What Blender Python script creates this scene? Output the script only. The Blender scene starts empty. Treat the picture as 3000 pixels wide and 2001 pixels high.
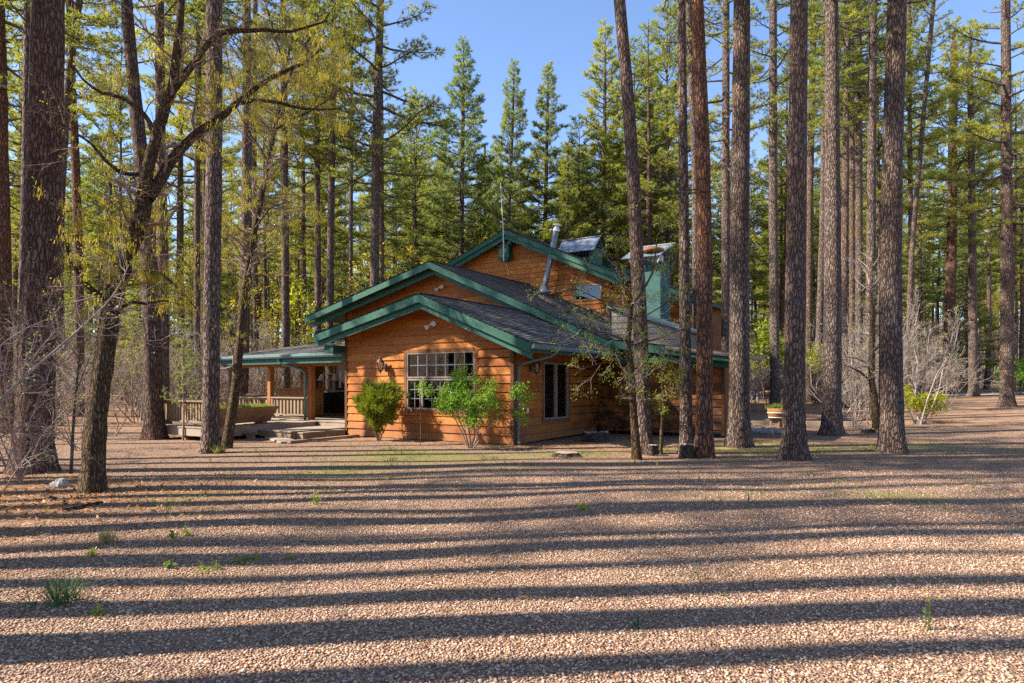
import bpy, math, random
import numpy as np
from mathutils import Vector, Matrix

# ------------------------------------------------------------------ scene, camera, light
S = bpy.context.scene
COL = S.collection
F, CAMH, HY = 1967.0, 1.6, 1128.0          # focal length, eye height and horizon of the photograph
SUN_EL = math.radians(40.0)
SUN_TO = Vector((1.0, 0.13, -math.tan(SUN_EL) * 1.0084))

cam_d = bpy.data.cameras.new('camera'); cam = bpy.data.objects.new('camera', cam_d); COL.objects.link(cam)
cam.location = (0, 0, CAMH); cam.rotation_euler = (math.pi / 2, 0, 0)
cam_d.sensor_width = 36; cam_d.lens = F / 3000 * 36; cam_d.shift_y = (HY - 1000.5) / 3000
cam_d.clip_end = 2000; S.camera = cam

sun_d = bpy.data.lights.new('sun', 'SUN'); sun = bpy.data.objects.new('sun', sun_d); COL.objects.link(sun)
sun_d.energy = 5.0; sun_d.angle = math.radians(0.8); sun_d.color = (1.0, 0.89, 0.73)
sun.rotation_euler = SUN_TO.to_track_quat('-Z', 'Y').to_euler(); sun.location = (-30, -4, 30)

W = bpy.data.worlds.new('World'); S.world = W; W.use_nodes = True
wt = W.node_tree; bg = wt.nodes['Background']
sky = wt.nodes.new('ShaderNodeTexSky'); sky.sky_type = 'NISHITA'; sky.sun_disc = False
sky.sun_elevation = SUN_EL; sky.sun_rotation = math.atan2(-1, -0.13)
sky.altitude = 1600; sky.air_density = 0.75; sky.dust_density = 0.6; sky.ozone_density = 2.1
wt.links.new(sky.outputs[0], bg.inputs[0]); bg.inputs[1].default_value = 0.15
S.view_settings.view_transform = 'Standard'; S.view_settings.look = 'None'
S.view_settings.exposure = 1.4; S.view_settings.gamma = 1
S.cycles.max_bounces = 6; S.cycles.diffuse_bounces = 3; S.cycles.glossy_bounces = 2
S.cycles.transmission_bounces = 4; S.cycles.transparent_max_bounces = 8
S.cycles.use_denoising = False; S.cycles.denoiser = 'OPENIMAGEDENOISE'; S.cycles.denoising_input_passes = 'RGB_ALBEDO_NORMAL'

# ------------------------------------------------------------------ helpers
def unit(v):
    v = np.asarray(v, float); return v / (np.linalg.norm(v, axis=-1, keepdims=True) + 1e-9)

def tag(o, label=None, cat=None, group=None, kind=None):
    if label: o['label'] = label
    if cat: o['category'] = cat
    if group: o['group'] = group
    if kind: o['kind'] = kind
    return o

def empty(name, loc=(0, 0, 0), rz=0.0):
    o = bpy.data.objects.new(name, None); COL.objects.link(o)
    o.location = loc; o.rotation_euler = (0, 0, rz); o.empty_display_size = 0.2
    return o

def link(name, me, parent=None):
    o = bpy.data.objects.new(name, me); COL.objects.link(o)
    if parent is not None: o.parent = parent
    return o

def copy_tree(o):
    c = o.copy(); COL.objects.link(c)
    for ch in o.children:
        d = ch.copy(); COL.objects.link(d); d.parent = c
        for g in ch.children:
            e = g.copy(); COL.objects.link(e); e.parent = d
    return c

class MB:
    """small mesh builder: boxes, lapped boards, tubes, lathes in ONE mesh"""
    def __init__(s): s.v = []; s.f = []; s.uv = []; s.sm = []
    def face(s, pts, uv=None, smooth=False):
        n = len(s.v); s.v += [tuple(p) for p in pts]; s.f.append(tuple(range(n, n + len(pts))))
        s.uv.append(uv); s.sm.append(smooth)
    def hexa(s, c):                       # 8 corners: bottom ring 0-3, top ring 4-7
        n = len(s.v); s.v += [tuple(p) for p in c]
        for q in ((0, 3, 2, 1), (4, 5, 6, 7), (0, 1, 5, 4), (1, 2, 6, 5), (2, 3, 7, 6), (3, 0, 4, 7)):
            s.f.append(tuple(n + i for i in q)); s.uv.append(None); s.sm.append(False)
    def box(s, x0, x1, y0, y1, z0, z1):
        s.hexa([(x0, y0, z0), (x1, y0, z0), (x1, y1, z0), (x0, y1, z0), (x0, y0, z1), (x1, y0, z1), (x1, y1, z1), (x0, y1, z1)])
    def fbox(s, fr, u0, u1, v0, v1, n0, n1):
        P, U, V, N = fr
        s.hexa([P + U * u + V * v + N * n for n in (n0, n1) for u, v in ((u0, v0), (u1, v0), (u1, v1), (u0, v1))])
    def bar(s, p, q, w, h, up=(0, 0, 1)):
        p, q = Vector(p), Vector(q); d = (q - p).normalized(); r = d.cross(Vector(up)).normalized(); t = r.cross(d)
        s.hexa([c + r * a * w / 2 + t * b * h / 2 for c in (p, q) for a, b in ((-1, -1), (1, -1), (1, 1), (-1, 1))])
    def tube(s, pts, rad, n=8, cap=True):
        pts = [Vector(p) for p in pts]
        if not hasattr(rad, '__len__'): rad = [rad] * len(pts)
        base = len(s.v); ref = Vector((0.13, 0.99, 0.05))
        for i, p in enumerate(pts):
            d = (pts[min(i + 1, len(pts) - 1)] - pts[max(i - 1, 0)]).normalized()
            u = d.cross(ref)
            if u.length < 1e-3: u = d.cross(Vector((1, 0, 0)))
            u.normalize(); w = d.cross(u)
            for k in range(n):
                a = 2 * math.pi * k / n; s.v.append(tuple(p + (u * math.cos(a) + w * math.sin(a)) * rad[i]))
        for i in range(len(pts) - 1):
            for k in range(n):
                s.f.append((base + i * n + k, base + i * n + (k + 1) % n, base + (i + 1) * n + (k + 1) % n, base + (i + 1) * n + k))
                s.uv.append(None); s.sm.append(True)
        if cap:
            for i in (0, len(pts) - 1):
                s.f.append(tuple(base + i * n + k for k in range(n))); s.uv.append(None); s.sm.append(False)
    def lathe(s, c, prof, n=16):          # prof: (radius, z)
        base = len(s.v)
        for r, z in prof:
            for k in range(n):
                a = 2 * math.pi * k / n; s.v.append((c[0] + r * math.cos(a), c[1] + r * math.sin(a), c[2] + z))
        for i in range(len(prof) - 1):
            for k in range(n):
                s.f.append((base + i * n + k, base + i * n + (k + 1) % n, base + (i + 1) * n + (k + 1) % n, base + (i + 1) * n + k))
                s.uv.append(None); s.sm.append(True)
    def lap(s, fr, poly, course, lip, holes=(), jitter=0.0, seed=1, groove=0.0):
        """lapped boards / shingles on plane fr clipped to a convex (u,v) polygon, with rectangular holes"""
        P, U, V, N = fr; rg = random.Random(seed)
        vs = [p[1] for p in poly]; v0, v1 = min(vs), max(vs)
        cuts = set([v0, v1]); k = math.floor(v0 / course)
        while k * course < v1:
            if k * course > v0: cuts.add(k * course)
            k += 1
        for h in holes:
            for z in (h[2], h[3]):
                if v0 < z < v1: cuts.add(z)
        for p in poly: cuts.add(p[1])
        cuts = sorted(cuts)
        def span(v):
            us = []
            for i in range(len(poly)):
                a, b = poly[i], poly[(i + 1) % len(poly)]
                if abs(a[1] - b[1]) < 1e-9:
                    if abs(a[1] - v) < 1e-6: us += [a[0], b[0]]
                elif min(a[1], b[1]) - 1e-7 <= v <= max(a[1], b[1]) + 1e-7:
                    us.append(a[0] + (b[0] - a[0]) * (v - a[1]) / (b[1] - a[1]))
            return (min(us), max(us)) if us else (0, 0)
        joff = {}
        for a, b in zip(cuts, cuts[1:]):
            if b - a < 1e-5: continue
            kk = math.floor((a + 1e-6) / course); z0 = kk * course
            if kk not in joff: joff[kk] = rg.uniform(-1, 1) * jitter
            def out(v): return lip * (1 - (v - z0) / course) + 0.004 + joff[kk]
            la, ra = span(a + 1e-6); lb, rb = span(b - 1e-6)
            segs = [(la, ra, lb, rb)]
            for h in holes:
                if h[2] < (a + b) / 2 < h[3]:
                    new = []
                    for q in segs:
                        if q[0] < h[0]: new.append((q[0], min(q[1], h[0]), q[2], min(q[3], h[0])))
                        if q[1] > h[1]: new.append((max(q[0], h[1]), q[1], max(q[2], h[1]), q[3]))
                    segs = new
            for q in segs:
                oa, ob = out(a), out(b)
                if groove and abs(a - z0) < 1e-5:
                    s.face([P + U * q[0] + V * a, P + U * q[1] + V * a, P + U * q[1] + V * (a + groove), P + U * q[0] + V * (a + groove)], [(q[0], a), (q[1], a), (q[1], a), (q[0], a)]); a = a + groove; oa = out(a)
                c = [P + U * q[0] + V * a + N * oa, P + U * q[1] + V * a + N * oa, P + U * q[3] + V * b + N * ob, P + U * q[2] + V * b + N * ob]
                s.face(c, [(q[0], a), (q[1], a), (q[3], b), (q[2], b)])
                if a - z0 < groove + 1e-5 or a == cuts[0]:
                    s.face([P + U * q[0] + V * a, P + U * q[1] + V * a, c[1], c[0]], [(q[0], a)] * 2 + [(q[1], a)] * 2)
    def build(s, name, mat, parent=None, bevel=0):
        me = bpy.data.meshes.new(name); me.from_pydata(s.v, [], s.f); me.materials.append(mat)
        if any(u for u in s.uv):
            l = me.uv_layers.new(name='UVMap'); i = 0
            for f, u in zip(s.f, s.uv):
                for j in range(len(f)):
                    if u: l.data[i].uv = u[j]
                    i += 1
        me.polygons.foreach_set('use_smooth', s.sm); me.update()
        o = link(name, me, parent)
        if bevel:
            b = o.modifiers.new('bevel', 'BEVEL'); b.width = bevel; b.segments = 1; b.limit_method = 'ANGLE'
        return o

class NM:
    """numpy mesh: many triangles and quads, several material slots"""
    def __init__(s): s.V = []; s.Fs = []; s.n = 0
    def add(s, V, Fc, mat=0, smooth=False):
        V = np.asarray(V, np.float32).reshape(-1, 3); Fc = np.asarray(Fc, np.int64)
        if len(Fc) == 0: return
        s.V.append(V); s.Fs.append((Fc + s.n, mat, smooth)); s.n += len(V)
    def mesh(s, name, mats):
        me = bpy.data.meshes.new(name); V = np.concatenate(s.V)
        me.vertices.add(len(V)); me.vertices.foreach_set('co', V.ravel())
        li = np.concatenate([f.ravel() for f, _, _ in s.Fs]).astype(np.int32)
        tot = np.concatenate([np.full(len(f), f.shape[1], np.int32) for f, _, _ in s.Fs])
        mi = np.concatenate([np.full(len(f), m, np.int32) for f, m, _ in s.Fs])
        sm = np.concatenate([np.full(len(f), k, bool) for f, _, k in s.Fs])
        me.loops.add(len(li)); me.loops.foreach_set('vertex_index', li)
        me.polygons.add(len(tot)); st = np.zeros(len(tot), np.int32); st[1:] = np.cumsum(tot)[:-1]
        me.polygons.foreach_set('loop_start', st); me.polygons.foreach_set('loop_total', tot)
        me.polygons.foreach_set('material_index', mi); me.polygons.foreach_set('use_smooth', sm)
        for m in mats: me.materials.append(m)
        me.update(calc_edges=True); return me

def frame_of(d):
    d = unit(d); ref = np.where(np.abs(d[..., 2:3]) > 0.9, np.array([1.0, 0, 0]), np.array([0, 0, 1.0]))
    u = unit(np.cross(d, ref)); return u, np.cross(d, u)

def np_tube(nm, pts, rad, n=8, mat=0, noise=0.0, rng=None, flare=0.0):
    pts = np.asarray(pts, float); rad = np.asarray(rad, float)
    d = np.gradient(pts, axis=0); u, w = frame_of(d)
    if abs(d[0, 2]) > 0.5 * np.linalg.norm(d[0]):
        u = np.tile([1.0, 0, 0], (len(pts), 1)); w = unit(np.cross(d, u)); u = np.cross(w, unit(d))
    a = np.arange(n) * 2 * np.pi / n
    R = rad[:, None] * np.ones(n)
    if noise and rng is not None:
        R = R * (1 + noise * rng.standard_normal((len(pts), n)) + noise * rng.standard_normal(n))
        if flare:
            lob = 1 + 0.35 * np.sin(a * 4 + rng.uniform(0, 6)) + 0.2 * np.sin(a * 7 + rng.uniform(0, 6))
            zz = (pts[:, 2] - pts[0, 2])[:, None]; R = R * (1 + flare * lob * np.exp(-zz / 0.35))
    V = pts[:, None, :] + R[..., None] * (np.cos(a)[None, :, None] * u[:, None, :] + np.sin(a)[None, :, None] * w[:, None, :])
    m = len(pts); i = np.arange(m - 1)[:, None] * n; k = np.arange(n)[None, :]; k2 = (k + 1) % n
    Fc = np.stack([i + k, i + k2, i + n + k2, i + n + k], -1).reshape(-1, 4)
    nm.add(V, Fc, mat, True)

def np_segs(nm, P0, P1, r0, r1, n=3, mat=0):
    P0 = np.asarray(P0, float); P1 = np.asarray(P1, float)
    if len(P0) == 0: return
    r0 = np.broadcast_to(np.asarray(r0, float), (len(P0),)); r1 = np.broadcast_to(np.asarray(r1, float), (len(P0),))
    u, w = frame_of(P1 - P0); a = np.arange(n) * 2 * np.pi / n
    ring = np.cos(a)[None, :, None] * u[:, None, :] + np.sin(a)[None, :, None] * w[:, None, :]
    V = np.concatenate([P0[:, None] + ring * r0[:, None, None], P1[:, None] + ring * r1[:, None, None]], 1)
    k = np.arange(n); k2 = (k + 1) % n; q = np.stack([k, k2, n + k2, n + k], -1)
    Fc = (np.arange(len(P0))[:, None, None] * 2 * n + q[None]).reshape(-1, 4)
    nm.add(V, Fc, mat, True)

def needles(nm, rng, P, D, L, K, w, mat, spread=0.85):
    N = len(P)
    if N == 0: return
    d = unit(D[:, None, :] * 0.75 + rng.standard_normal((N, K, 3)) * spread * 0.6)
    Lk = (np.asarray(L).reshape(-1, 1) * rng.uniform(0.7, 1.1, (N, K)))[..., None]
    side = unit(np.cross(d, rng.standard_normal((N, K, 3)))) * w
    b = P[:, None, :] + d * Lk * 0.06
    V = np.stack([b - side, b + side, b + d * Lk], 2).reshape(-1, 3)
    nm.add(V, np.arange(N * K * 3).reshape(-1, 3), mat)

def leaves(nm, rng, P, size, mat, K=1, scatter=0.0, droop=0.0, aspect=0.55):
    P = np.repeat(np.asarray(P, float), K, 0)
    if len(P) == 0: return
    P = P + rng.standard_normal(P.shape) * scatter
    d = rng.standard_normal(P.shape); d[:, 2] -= droop; d = unit(d)
    s = unit(np.cross(d, rng.standard_normal(P.shape))) * aspect
    L = (np.asarray(size) * rng.uniform(0.6, 1.25, len(P)))[:, None]
    V = np.stack([P, P + (d * 0.45 + s * 0.5) * L, P + d * L, P + (d * 0.45 - s * 0.5) * L], 1).reshape(-1, 3)
    nm.add(V, np.arange(len(P) * 4).reshape(-1, 4), mat)

def grow(rng, p, d, length, r, level, segs, tips, kids=(5, 5, 4), wander=0.25, up=0.1, ratio=(0.35, 0.7), ang=0.8, first=0.25):
    """recursive bare branch: appends (p0,p1,r0,r1) pieces, tips (pos, dir)"""
    n = 4 if level > 0 else 2
    p = np.array(p, float); d = unit(d); q = [p]; ds = [d]
    for i in range(n):
        d = unit(d + rng.standard_normal(3) * wander + np.array([0, 0, up])); p = p + d * length / n; q.append(p); ds.append(d)
    for i in range(n):
        segs.append((q[i], q[i + 1], r * (1 - 0.8 * i / n), r * (1 - 0.8 * (i + 1) / n)))
    tips.append((q[-1], d))
    if level <= 0: return
    nk = kids[min(level, len(kids)) - 1]
    for j in range(nk):
        t = first + (1 - first) * (j + rng.uniform(0, 1)) / nk * 0.98; x = t * n; i = min(int(x), n - 1)
        pos = q[i] + (q[i + 1] - q[i]) * (x - i); b = ds[i + 1]
        perp = unit(np.cross(b, rng.standard_normal(3))); a = ang * rng.uniform(0.6, 1.3)
        cd = b * math.cos(a) + perp * math.sin(a)
        grow(rng, pos, cd, length * rng.uniform(*ratio) * (1.1 - 0.5 * t), max(r * (1 - 0.8 * t) * 0.6, 0.0022), level - 1, segs, tips, kids, wander, up, ratio, ang, first)

def segs_to(nm, segs, mat=0, thick=5):
    P0 = np.array([s[0] for s in segs]); P1 = np.array([s[1] for s in segs]); r0 = np.array([s[2] for s in segs]); r1 = np.array([s[3] for s in segs])
    big = r0 > 0.012
    np_segs(nm, P0[big], P1[big], r0[big], r1[big], thick, mat); np_segs(nm, P0[~big], P1[~big], r0[~big], r1[~big], 3, mat)

# ------------------------------------------------------------------ materials
def hexc(r, g, b): return (r, g, b, 1)
class NT:
    def __init__(s, name):
        s.m = bpy.data.materials.new(name); s.m.use_nodes = True; s.t = s.m.node_tree; s.t.nodes.clear()
        s.out = s.n('ShaderNodeOutputMaterial')
    def n(s, kind, **kw):
        x = s.t.nodes.new(kind)
        for k, v in kw.items(): setattr(x, k, v)
        return x
    def l(s, a, b): s.t.links.new(a, b)
    def set(s, sock, v):
        if hasattr(v, 'is_output'): s.l(v, sock)
        else: sock.default_value = v
    def coord(s, which='Object', scale=(1, 1, 1)):
        c = s.n('ShaderNodeTexCoord'); m = s.n('ShaderNodeMapping'); m.inputs['Scale'].default_value = scale
        s.l(c.outputs[which], m.inputs[0]); return m.outputs[0]
    def noise(s, vec, scale, detail=3, rough=0.55, dist=0.0):
        x = s.n('ShaderNodeTexNoise'); x.inputs['Scale'].default_value = scale; x.inputs['Detail'].default_value = detail
        x.inputs['Roughness'].default_value = rough; x.inputs['Distortion'].default_value = dist; s.l(vec, x.inputs['Vector']); return x.outputs['Fac']
    def vor(s, vec, scale, feature='F1', out='Distance', rand=1.0):
        x = s.n('ShaderNodeTexVoronoi', feature=feature); x.inputs['Scale'].default_value = scale
        x.inputs['Randomness'].default_value = rand; s.l(vec, x.inputs['Vector']); return x.outputs[out]
    def ramp(s, fac, stops, interp='LINEAR'):
        x = s.n('ShaderNodeValToRGB'); x.color_ramp.interpolation = interp; e = x.color_ramp.elements
        while len(e) > 1: e.remove(e[-1])
        for i, (p, c) in enumerate(stops):
            if i == 0: e[0].position = p; e[0].color = c if len(c) == 4 else (*c, 1)
            else:
                q = e.new(p); q.color = c if len(c) == 4 else (*c, 1)
        s.l(fac, x.inputs[0]); return x.outputs[0]
    def mix(s, fac, a, b, mode='MIX'):
        x = s.n('ShaderNodeMix', data_type='RGBA', blend_type=mode)
        s.set(x.inputs[0], fac); s.set(x.inputs[6], a if hasattr(a, 'is_output') else hexc(*a[:3])); s.set(x.inputs[7], b if hasattr(b, 'is_output') else hexc(*b[:3]))
        return x.outputs[2]
    def math(s, op, a, b=0.0, clamp=False):
        x = s.n('ShaderNodeMath', operation=op, use_clamp=clamp); s.set(x.inputs[0], a); s.set(x.inputs[1], b); return x.outputs[0]
    def rng(s, v, a, b, c=0.0, d=1.0):
        x = s.n('ShaderNodeMapRange'); x.clamp = True; s.set(x.inputs[0], v)
        for i, q in enumerate((a, b, c, d)): x.inputs[i + 1].default_value = q
        return x.outputs[0]
    def sep(s, vec):
        x = s.n('ShaderNodeSeparateXYZ'); s.l(vec, x.inputs[0]); return x.outputs
    def comb(s, x_, y_, z_=0.0):
        x = s.n('ShaderNodeCombineXYZ')
        for i, q in enumerate((x_, y_, z_)): s.set(x.inputs[i], q)
        return x.outputs[0]
    def white(s, vec):
        x = s.n('ShaderNodeTexWhiteNoise'); s.l(vec, x.inputs['Vector']); return x.outputs['Value'], x.outputs['Color']
    def attr(s, name):
        x = s.n('ShaderNodeAttribute'); x.attribute_name = name; return x.outputs['Fac']
    def orand(s): return s.n('ShaderNodeObjectInfo').outputs['Random']
    def bump(s, h, strength=0.5, dist=0.02, normal=None):
        x = s.n('ShaderNodeBump'); x.inputs['Strength'].default_value = strength; x.inputs['Distance'].default_value = dist
        s.l(h, x.inputs['Height'])
        if normal is not None: s.l(normal, x.inputs['Normal'])
        return x.outputs[0]
    def pbr(s, col, rough=0.8, normal=None, metal=0.0, spec=0.3):
        p = s.n('ShaderNodeBsdfPrincipled'); s.set(p.inputs['Base Color'], col if hasattr(col, 'is_output') else hexc(*col[:3]))
        s.set(p.inputs['Roughness'], rough); p.inputs['Metallic'].default_value = metal
        p.inputs['Specular IOR Level'].default_value = spec
        if normal is not None: s.l(normal, p.inputs['Normal'])
        s.l(p.outputs[0], s.out.inputs[0]); return p
    def foliage(s, col, tcol, tfac=0.4, spec=0.25, rough=0.5):
        d = s.n('ShaderNodeBsdfPrincipled'); s.set(d.inputs['Base Color'], col); d.inputs['Roughness'].default_value = rough
        d.inputs['Specular IOR Level'].default_value = spec
        t = s.n('ShaderNodeBsdfTranslucent'); s.set(t.inputs[0], tcol); m = s.n('ShaderNodeMixShader'); m.inputs[0].default_value = tfac
        s.l(d.outputs[0], m.inputs[1]); s.l(t.outputs[0], m.inputs[2]); s.l(m.outputs[0], s.out.inputs[0])

def mat_siding(name, tone=1.0, weather=0.0, soot=False):
    t = NT(name); c = t.coord(); x = t.sep(c)
    row = t.math('FLOOR', t.math('DIVIDE', x[2], 0.233))
    h1, hc = t.white(t.comb(row, 3.7)); run = t.math('ADD', x[0], x[1])
    seg = t.math('FLOOR', t.math('ADD', t.math('DIVIDE', run, 2.6), t.math('MULTIPLY', h1, 7)))
    hv, _ = t.white(t.comb(row, seg, 1.0))
    grain = t.noise(t.coord(scale=(2.2, 2.2, 46)), 1.6, 5, 0.62, 0.8)
    fine = t.noise(t.coord(scale=(5, 5, 150)), 1.4, 3, 0.6)
    blot = t.noise(c, 1.7, 4, 0.6)
    col = t.ramp(grain, [(0.25, (0.38, 0.115, 0.016)), (0.5, (0.54, 0.20, 0.030)), (0.72, (0.68, 0.31, 0.065))])
    col = t.mix(t.rng(fine, 0.3, 0.7), col, t.mix(1.0, col, (0.72, 0.62, 0.55), 'MULTIPLY'))
    col = t.mix(t.rng(hv, 0, 1, 0.0, 1.0), col, t.mix(1.0, col, (0.60, 0.46, 0.36), 'MULTIPLY'))
    kn = t.vor(t.coord(scale=(3.1, 3.1, 5.2)), 1.15)
    ks = t.math('MULTIPLY', t.rng(kn, 0.07, 0.15, 1, 0), t.rng(t.noise(c, 3.3, 1), 0.44, 0.5))
    col = t.mix(ks, col, (0.07, 0.018, 0.006))
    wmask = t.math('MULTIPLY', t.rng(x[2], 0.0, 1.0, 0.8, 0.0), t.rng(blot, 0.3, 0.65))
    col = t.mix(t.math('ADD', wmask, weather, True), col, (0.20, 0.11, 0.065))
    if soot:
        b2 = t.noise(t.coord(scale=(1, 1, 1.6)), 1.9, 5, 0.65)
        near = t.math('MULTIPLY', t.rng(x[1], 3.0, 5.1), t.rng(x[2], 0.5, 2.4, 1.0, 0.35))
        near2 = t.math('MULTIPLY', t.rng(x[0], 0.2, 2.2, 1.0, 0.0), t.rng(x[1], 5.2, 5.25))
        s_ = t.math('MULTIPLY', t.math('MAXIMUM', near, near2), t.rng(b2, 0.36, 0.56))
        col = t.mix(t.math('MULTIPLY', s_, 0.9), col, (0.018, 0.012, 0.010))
    col = t.mix(1.0, col, (tone, tone, tone), 'MULTIPLY')
    t.pbr(col, t.rng(grain, 0, 1, 0.75, 0.5), t.bump(grain, 0.2, 0.005), spec=0.25); return t.m

def mat_paint(name, c1, c2, chip=(0.35, 0.36, 0.32), amt=0.58):
    t = NT(name); c = t.coord(scale=(1.5, 1.5, 6)); n = t.noise(c, 2.2, 5, 0.65); n2 = t.noise(t.coord(), 14, 4, 0.7)
    col = t.mix(n, c1, c2); col = t.mix(t.rng(n2, amt, amt + 0.08), col, chip)
    t.pbr(col, 0.6, t.bump(n2, 0.15, 0.004), spec=0.35); return t.m

def mat_shingle():
    t = NT('roof_shingle'); uv = t.coord('UV'); x = t.sep(uv)
    row = t.math('FLOOR', t.math('DIVIDE', x[1], 0.17)); h, _ = t.white(t.comb(row, 1.3))
    tab = t.math('FLOOR', t.math('ADD', t.math('DIVIDE', x[0], 0.19), t.math('MULTIPLY', h, 5.0)))
    v, _ = t.white(t.comb(row, tab, 2.0)); n = t.noise(t.coord(), 1.1, 4, 0.6); g = t.noise(t.coord(), 90, 2)
    col = t.ramp(v, [(0.0, (0.035, 0.04, 0.055)), (0.4, (0.10, 0.105, 0.12)), (0.7, (0.19, 0.18, 0.175)), (1, (0.36, 0.31, 0.25))])
    lit = t.math('MULTIPLY', t.rng(t.noise(t.coord(scale=(3, 3, 3)), 3.5, 4, 0.7), 0.52, 0.7), 0.55)
    col = t.mix(lit, col, (0.24, 0.19, 0.13)); col = t.mix(t.rng(n, 0.35, 0.7, 0, 0.5), col, (0.05, 0.055, 0.065))
    t.pbr(col, 0.9, t.bump(t.math('ADD', g, v), 0.5, 0.008), spec=0.15); return t.m

def mat_bark(name, dark, grey, red, redness=0.45, sc=1.0):
    t = NT(name); c = t.coord(scale=(15 * sc, 15 * sc, 3.6 * sc)); w = t.noise(c, 1.5, 3)
    c2 = t.n('ShaderNodeVectorMath', operation='ADD'); t.l(c, c2.inputs[0]); wv = t.n('ShaderNodeTexNoise'); wv.inputs['Scale'].default_value = 1.3; t.l(c, wv.inputs['Vector'])
    sv = t.n('ShaderNodeVectorMath', operation='SCALE'); t.l(wv.outputs['Color'], sv.inputs[0]); sv.inputs['Scale'].default_value = 0.9; t.l(sv.outputs[0], c2.inputs[1])
    e = t.vor(c2.outputs[0], 1.25, 'DISTANCE_TO_EDGE'); pc = t.vor(c2.outputs[0], 1.25, 'F1', 'Color'); fine = t.noise(t.coord(scale=(30, 30, 12)), 1.5, 4, 0.65)
    big = t.noise(t.coord(scale=(1, 1, 0.35)), 1.1, 3, 0.6); r = t.orand()
    px = t.sep(pc)
    plate = t.mix(t.rng(t.math('ADD', big, t.math('MULTIPLY', r, 0.35)), 0.5, 0.9, 0, redness * 2), grey, red)
    plate = t.mix(t.rng(px[0], 0, 1, 0, 0.55), plate, t.mix(1.0, plate, (0.5, 0.46, 0.46), 'MULTIPLY'))
    plate = t.mix(t.rng(fine, 0.3, 0.75, 0.0, 0.6), plate, t.mix(1.0, plate, (0.45, 0.42, 0.42), 'MULTIPLY'))
    col = t.mix(t.rng(e, 0.0, 0.17), tuple(v * 2.2 for v in dark), plate)
    hgt = t.math('ADD', t.rng(e, 0.0, 0.25), t.math('MULTIPLY', fine, 0.5))
    t.pbr(col, 0.95, t.bump(hgt, 1.0, 0.045), spec=0.12); return t.m

def mat_leaf(name, a, b, trans, tfac=0.45, var=1.0, gl=0.25):
    t = NT(name); r = t.orand(); g = t.n('ShaderNodeNewGeometry').outputs['Random Per Island']
    n = t.noise(t.coord(), 0.9, 2)
    f = t.math('ADD', t.math('MULTIPLY', n, 0.5), t.math('ADD', t.math('MULTIPLY', r, 0.5 * var), t.math('MULTIPLY', g, 0.35)))
    f = t.rng(f, 0.25, 1.05); col = t.mix(f, a, b)
    t.foliage(col, t.mix(1.0, t.mix(f, a, b), trans, 'MULTIPLY'), tfac, gl); return t.m

def mat_simple(name, c, rough=0.6, metal=0.0, var=0.25, sc=6.0, bump=0.15, spec=0.3):
    t = NT(name); n = t.noise(t.coord(), sc, 4, 0.65)
    col = t.mix(t.rng(n, 0.3, 0.7), tuple(v * (1 - var) for v in c), tuple(min(1, v * (1 + var)) for v in c))
    t.pbr(col, rough, t.bump(n, bump, 0.01), metal, spec); return t.m

def mat_glass(name, tint=(0.75, 0.8, 0.82), refl=0.65):
    t = NT(name); tr = t.n('ShaderNodeBsdfTransparent'); tr.inputs[0].default_value = hexc(*tint)
    g = t.n('ShaderNodeBsdfGlossy'); g.inputs['Roughness'].default_value = 0.02; g.inputs[0].default_value = (1, 1, 1, 1)
    fr = t.n('ShaderNodeFresnel'); fr.inputs[0].default_value = 1.6; m = t.n('ShaderNodeMixShader')
    t.l(t.math('ADD', t.math('MULTIPLY', fr.outputs[0], refl), 0.03, True), m.inputs[0]); t.l(tr.outputs[0], m.inputs[1]); t.l(g.outputs[0], m.inputs[2]); t.l(m.outputs[0], t.out.inputs[0]); return t.m

def mat_plank(name, c1, c2, ax=(1.2, 1.2, 30)):
    t = NT(name); g = t.noise(t.coord(scale=ax), 1.7, 5, 0.65, 0.6); b = t.noise(t.coord(), 2.1, 3); r = t.n('ShaderNodeNewGeometry').outputs['Random Per Island']
    col = t.mix(t.rng(g, 0.25, 0.75), c1, c2); col = t.mix(t.rng(r, 0, 1, 0, 0.45), col, t.mix(1.0, col, (0.6, 0.57, 0.54), 'MULTIPLY'))
    col = t.mix(t.rng(b, 0.55, 0.75, 0, 0.6), col, tuple(v * 0.45 for v in c1))
    t.pbr(col, 0.85, t.bump(g, 0.4, 0.006), spec=0.2); return t.m

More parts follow.
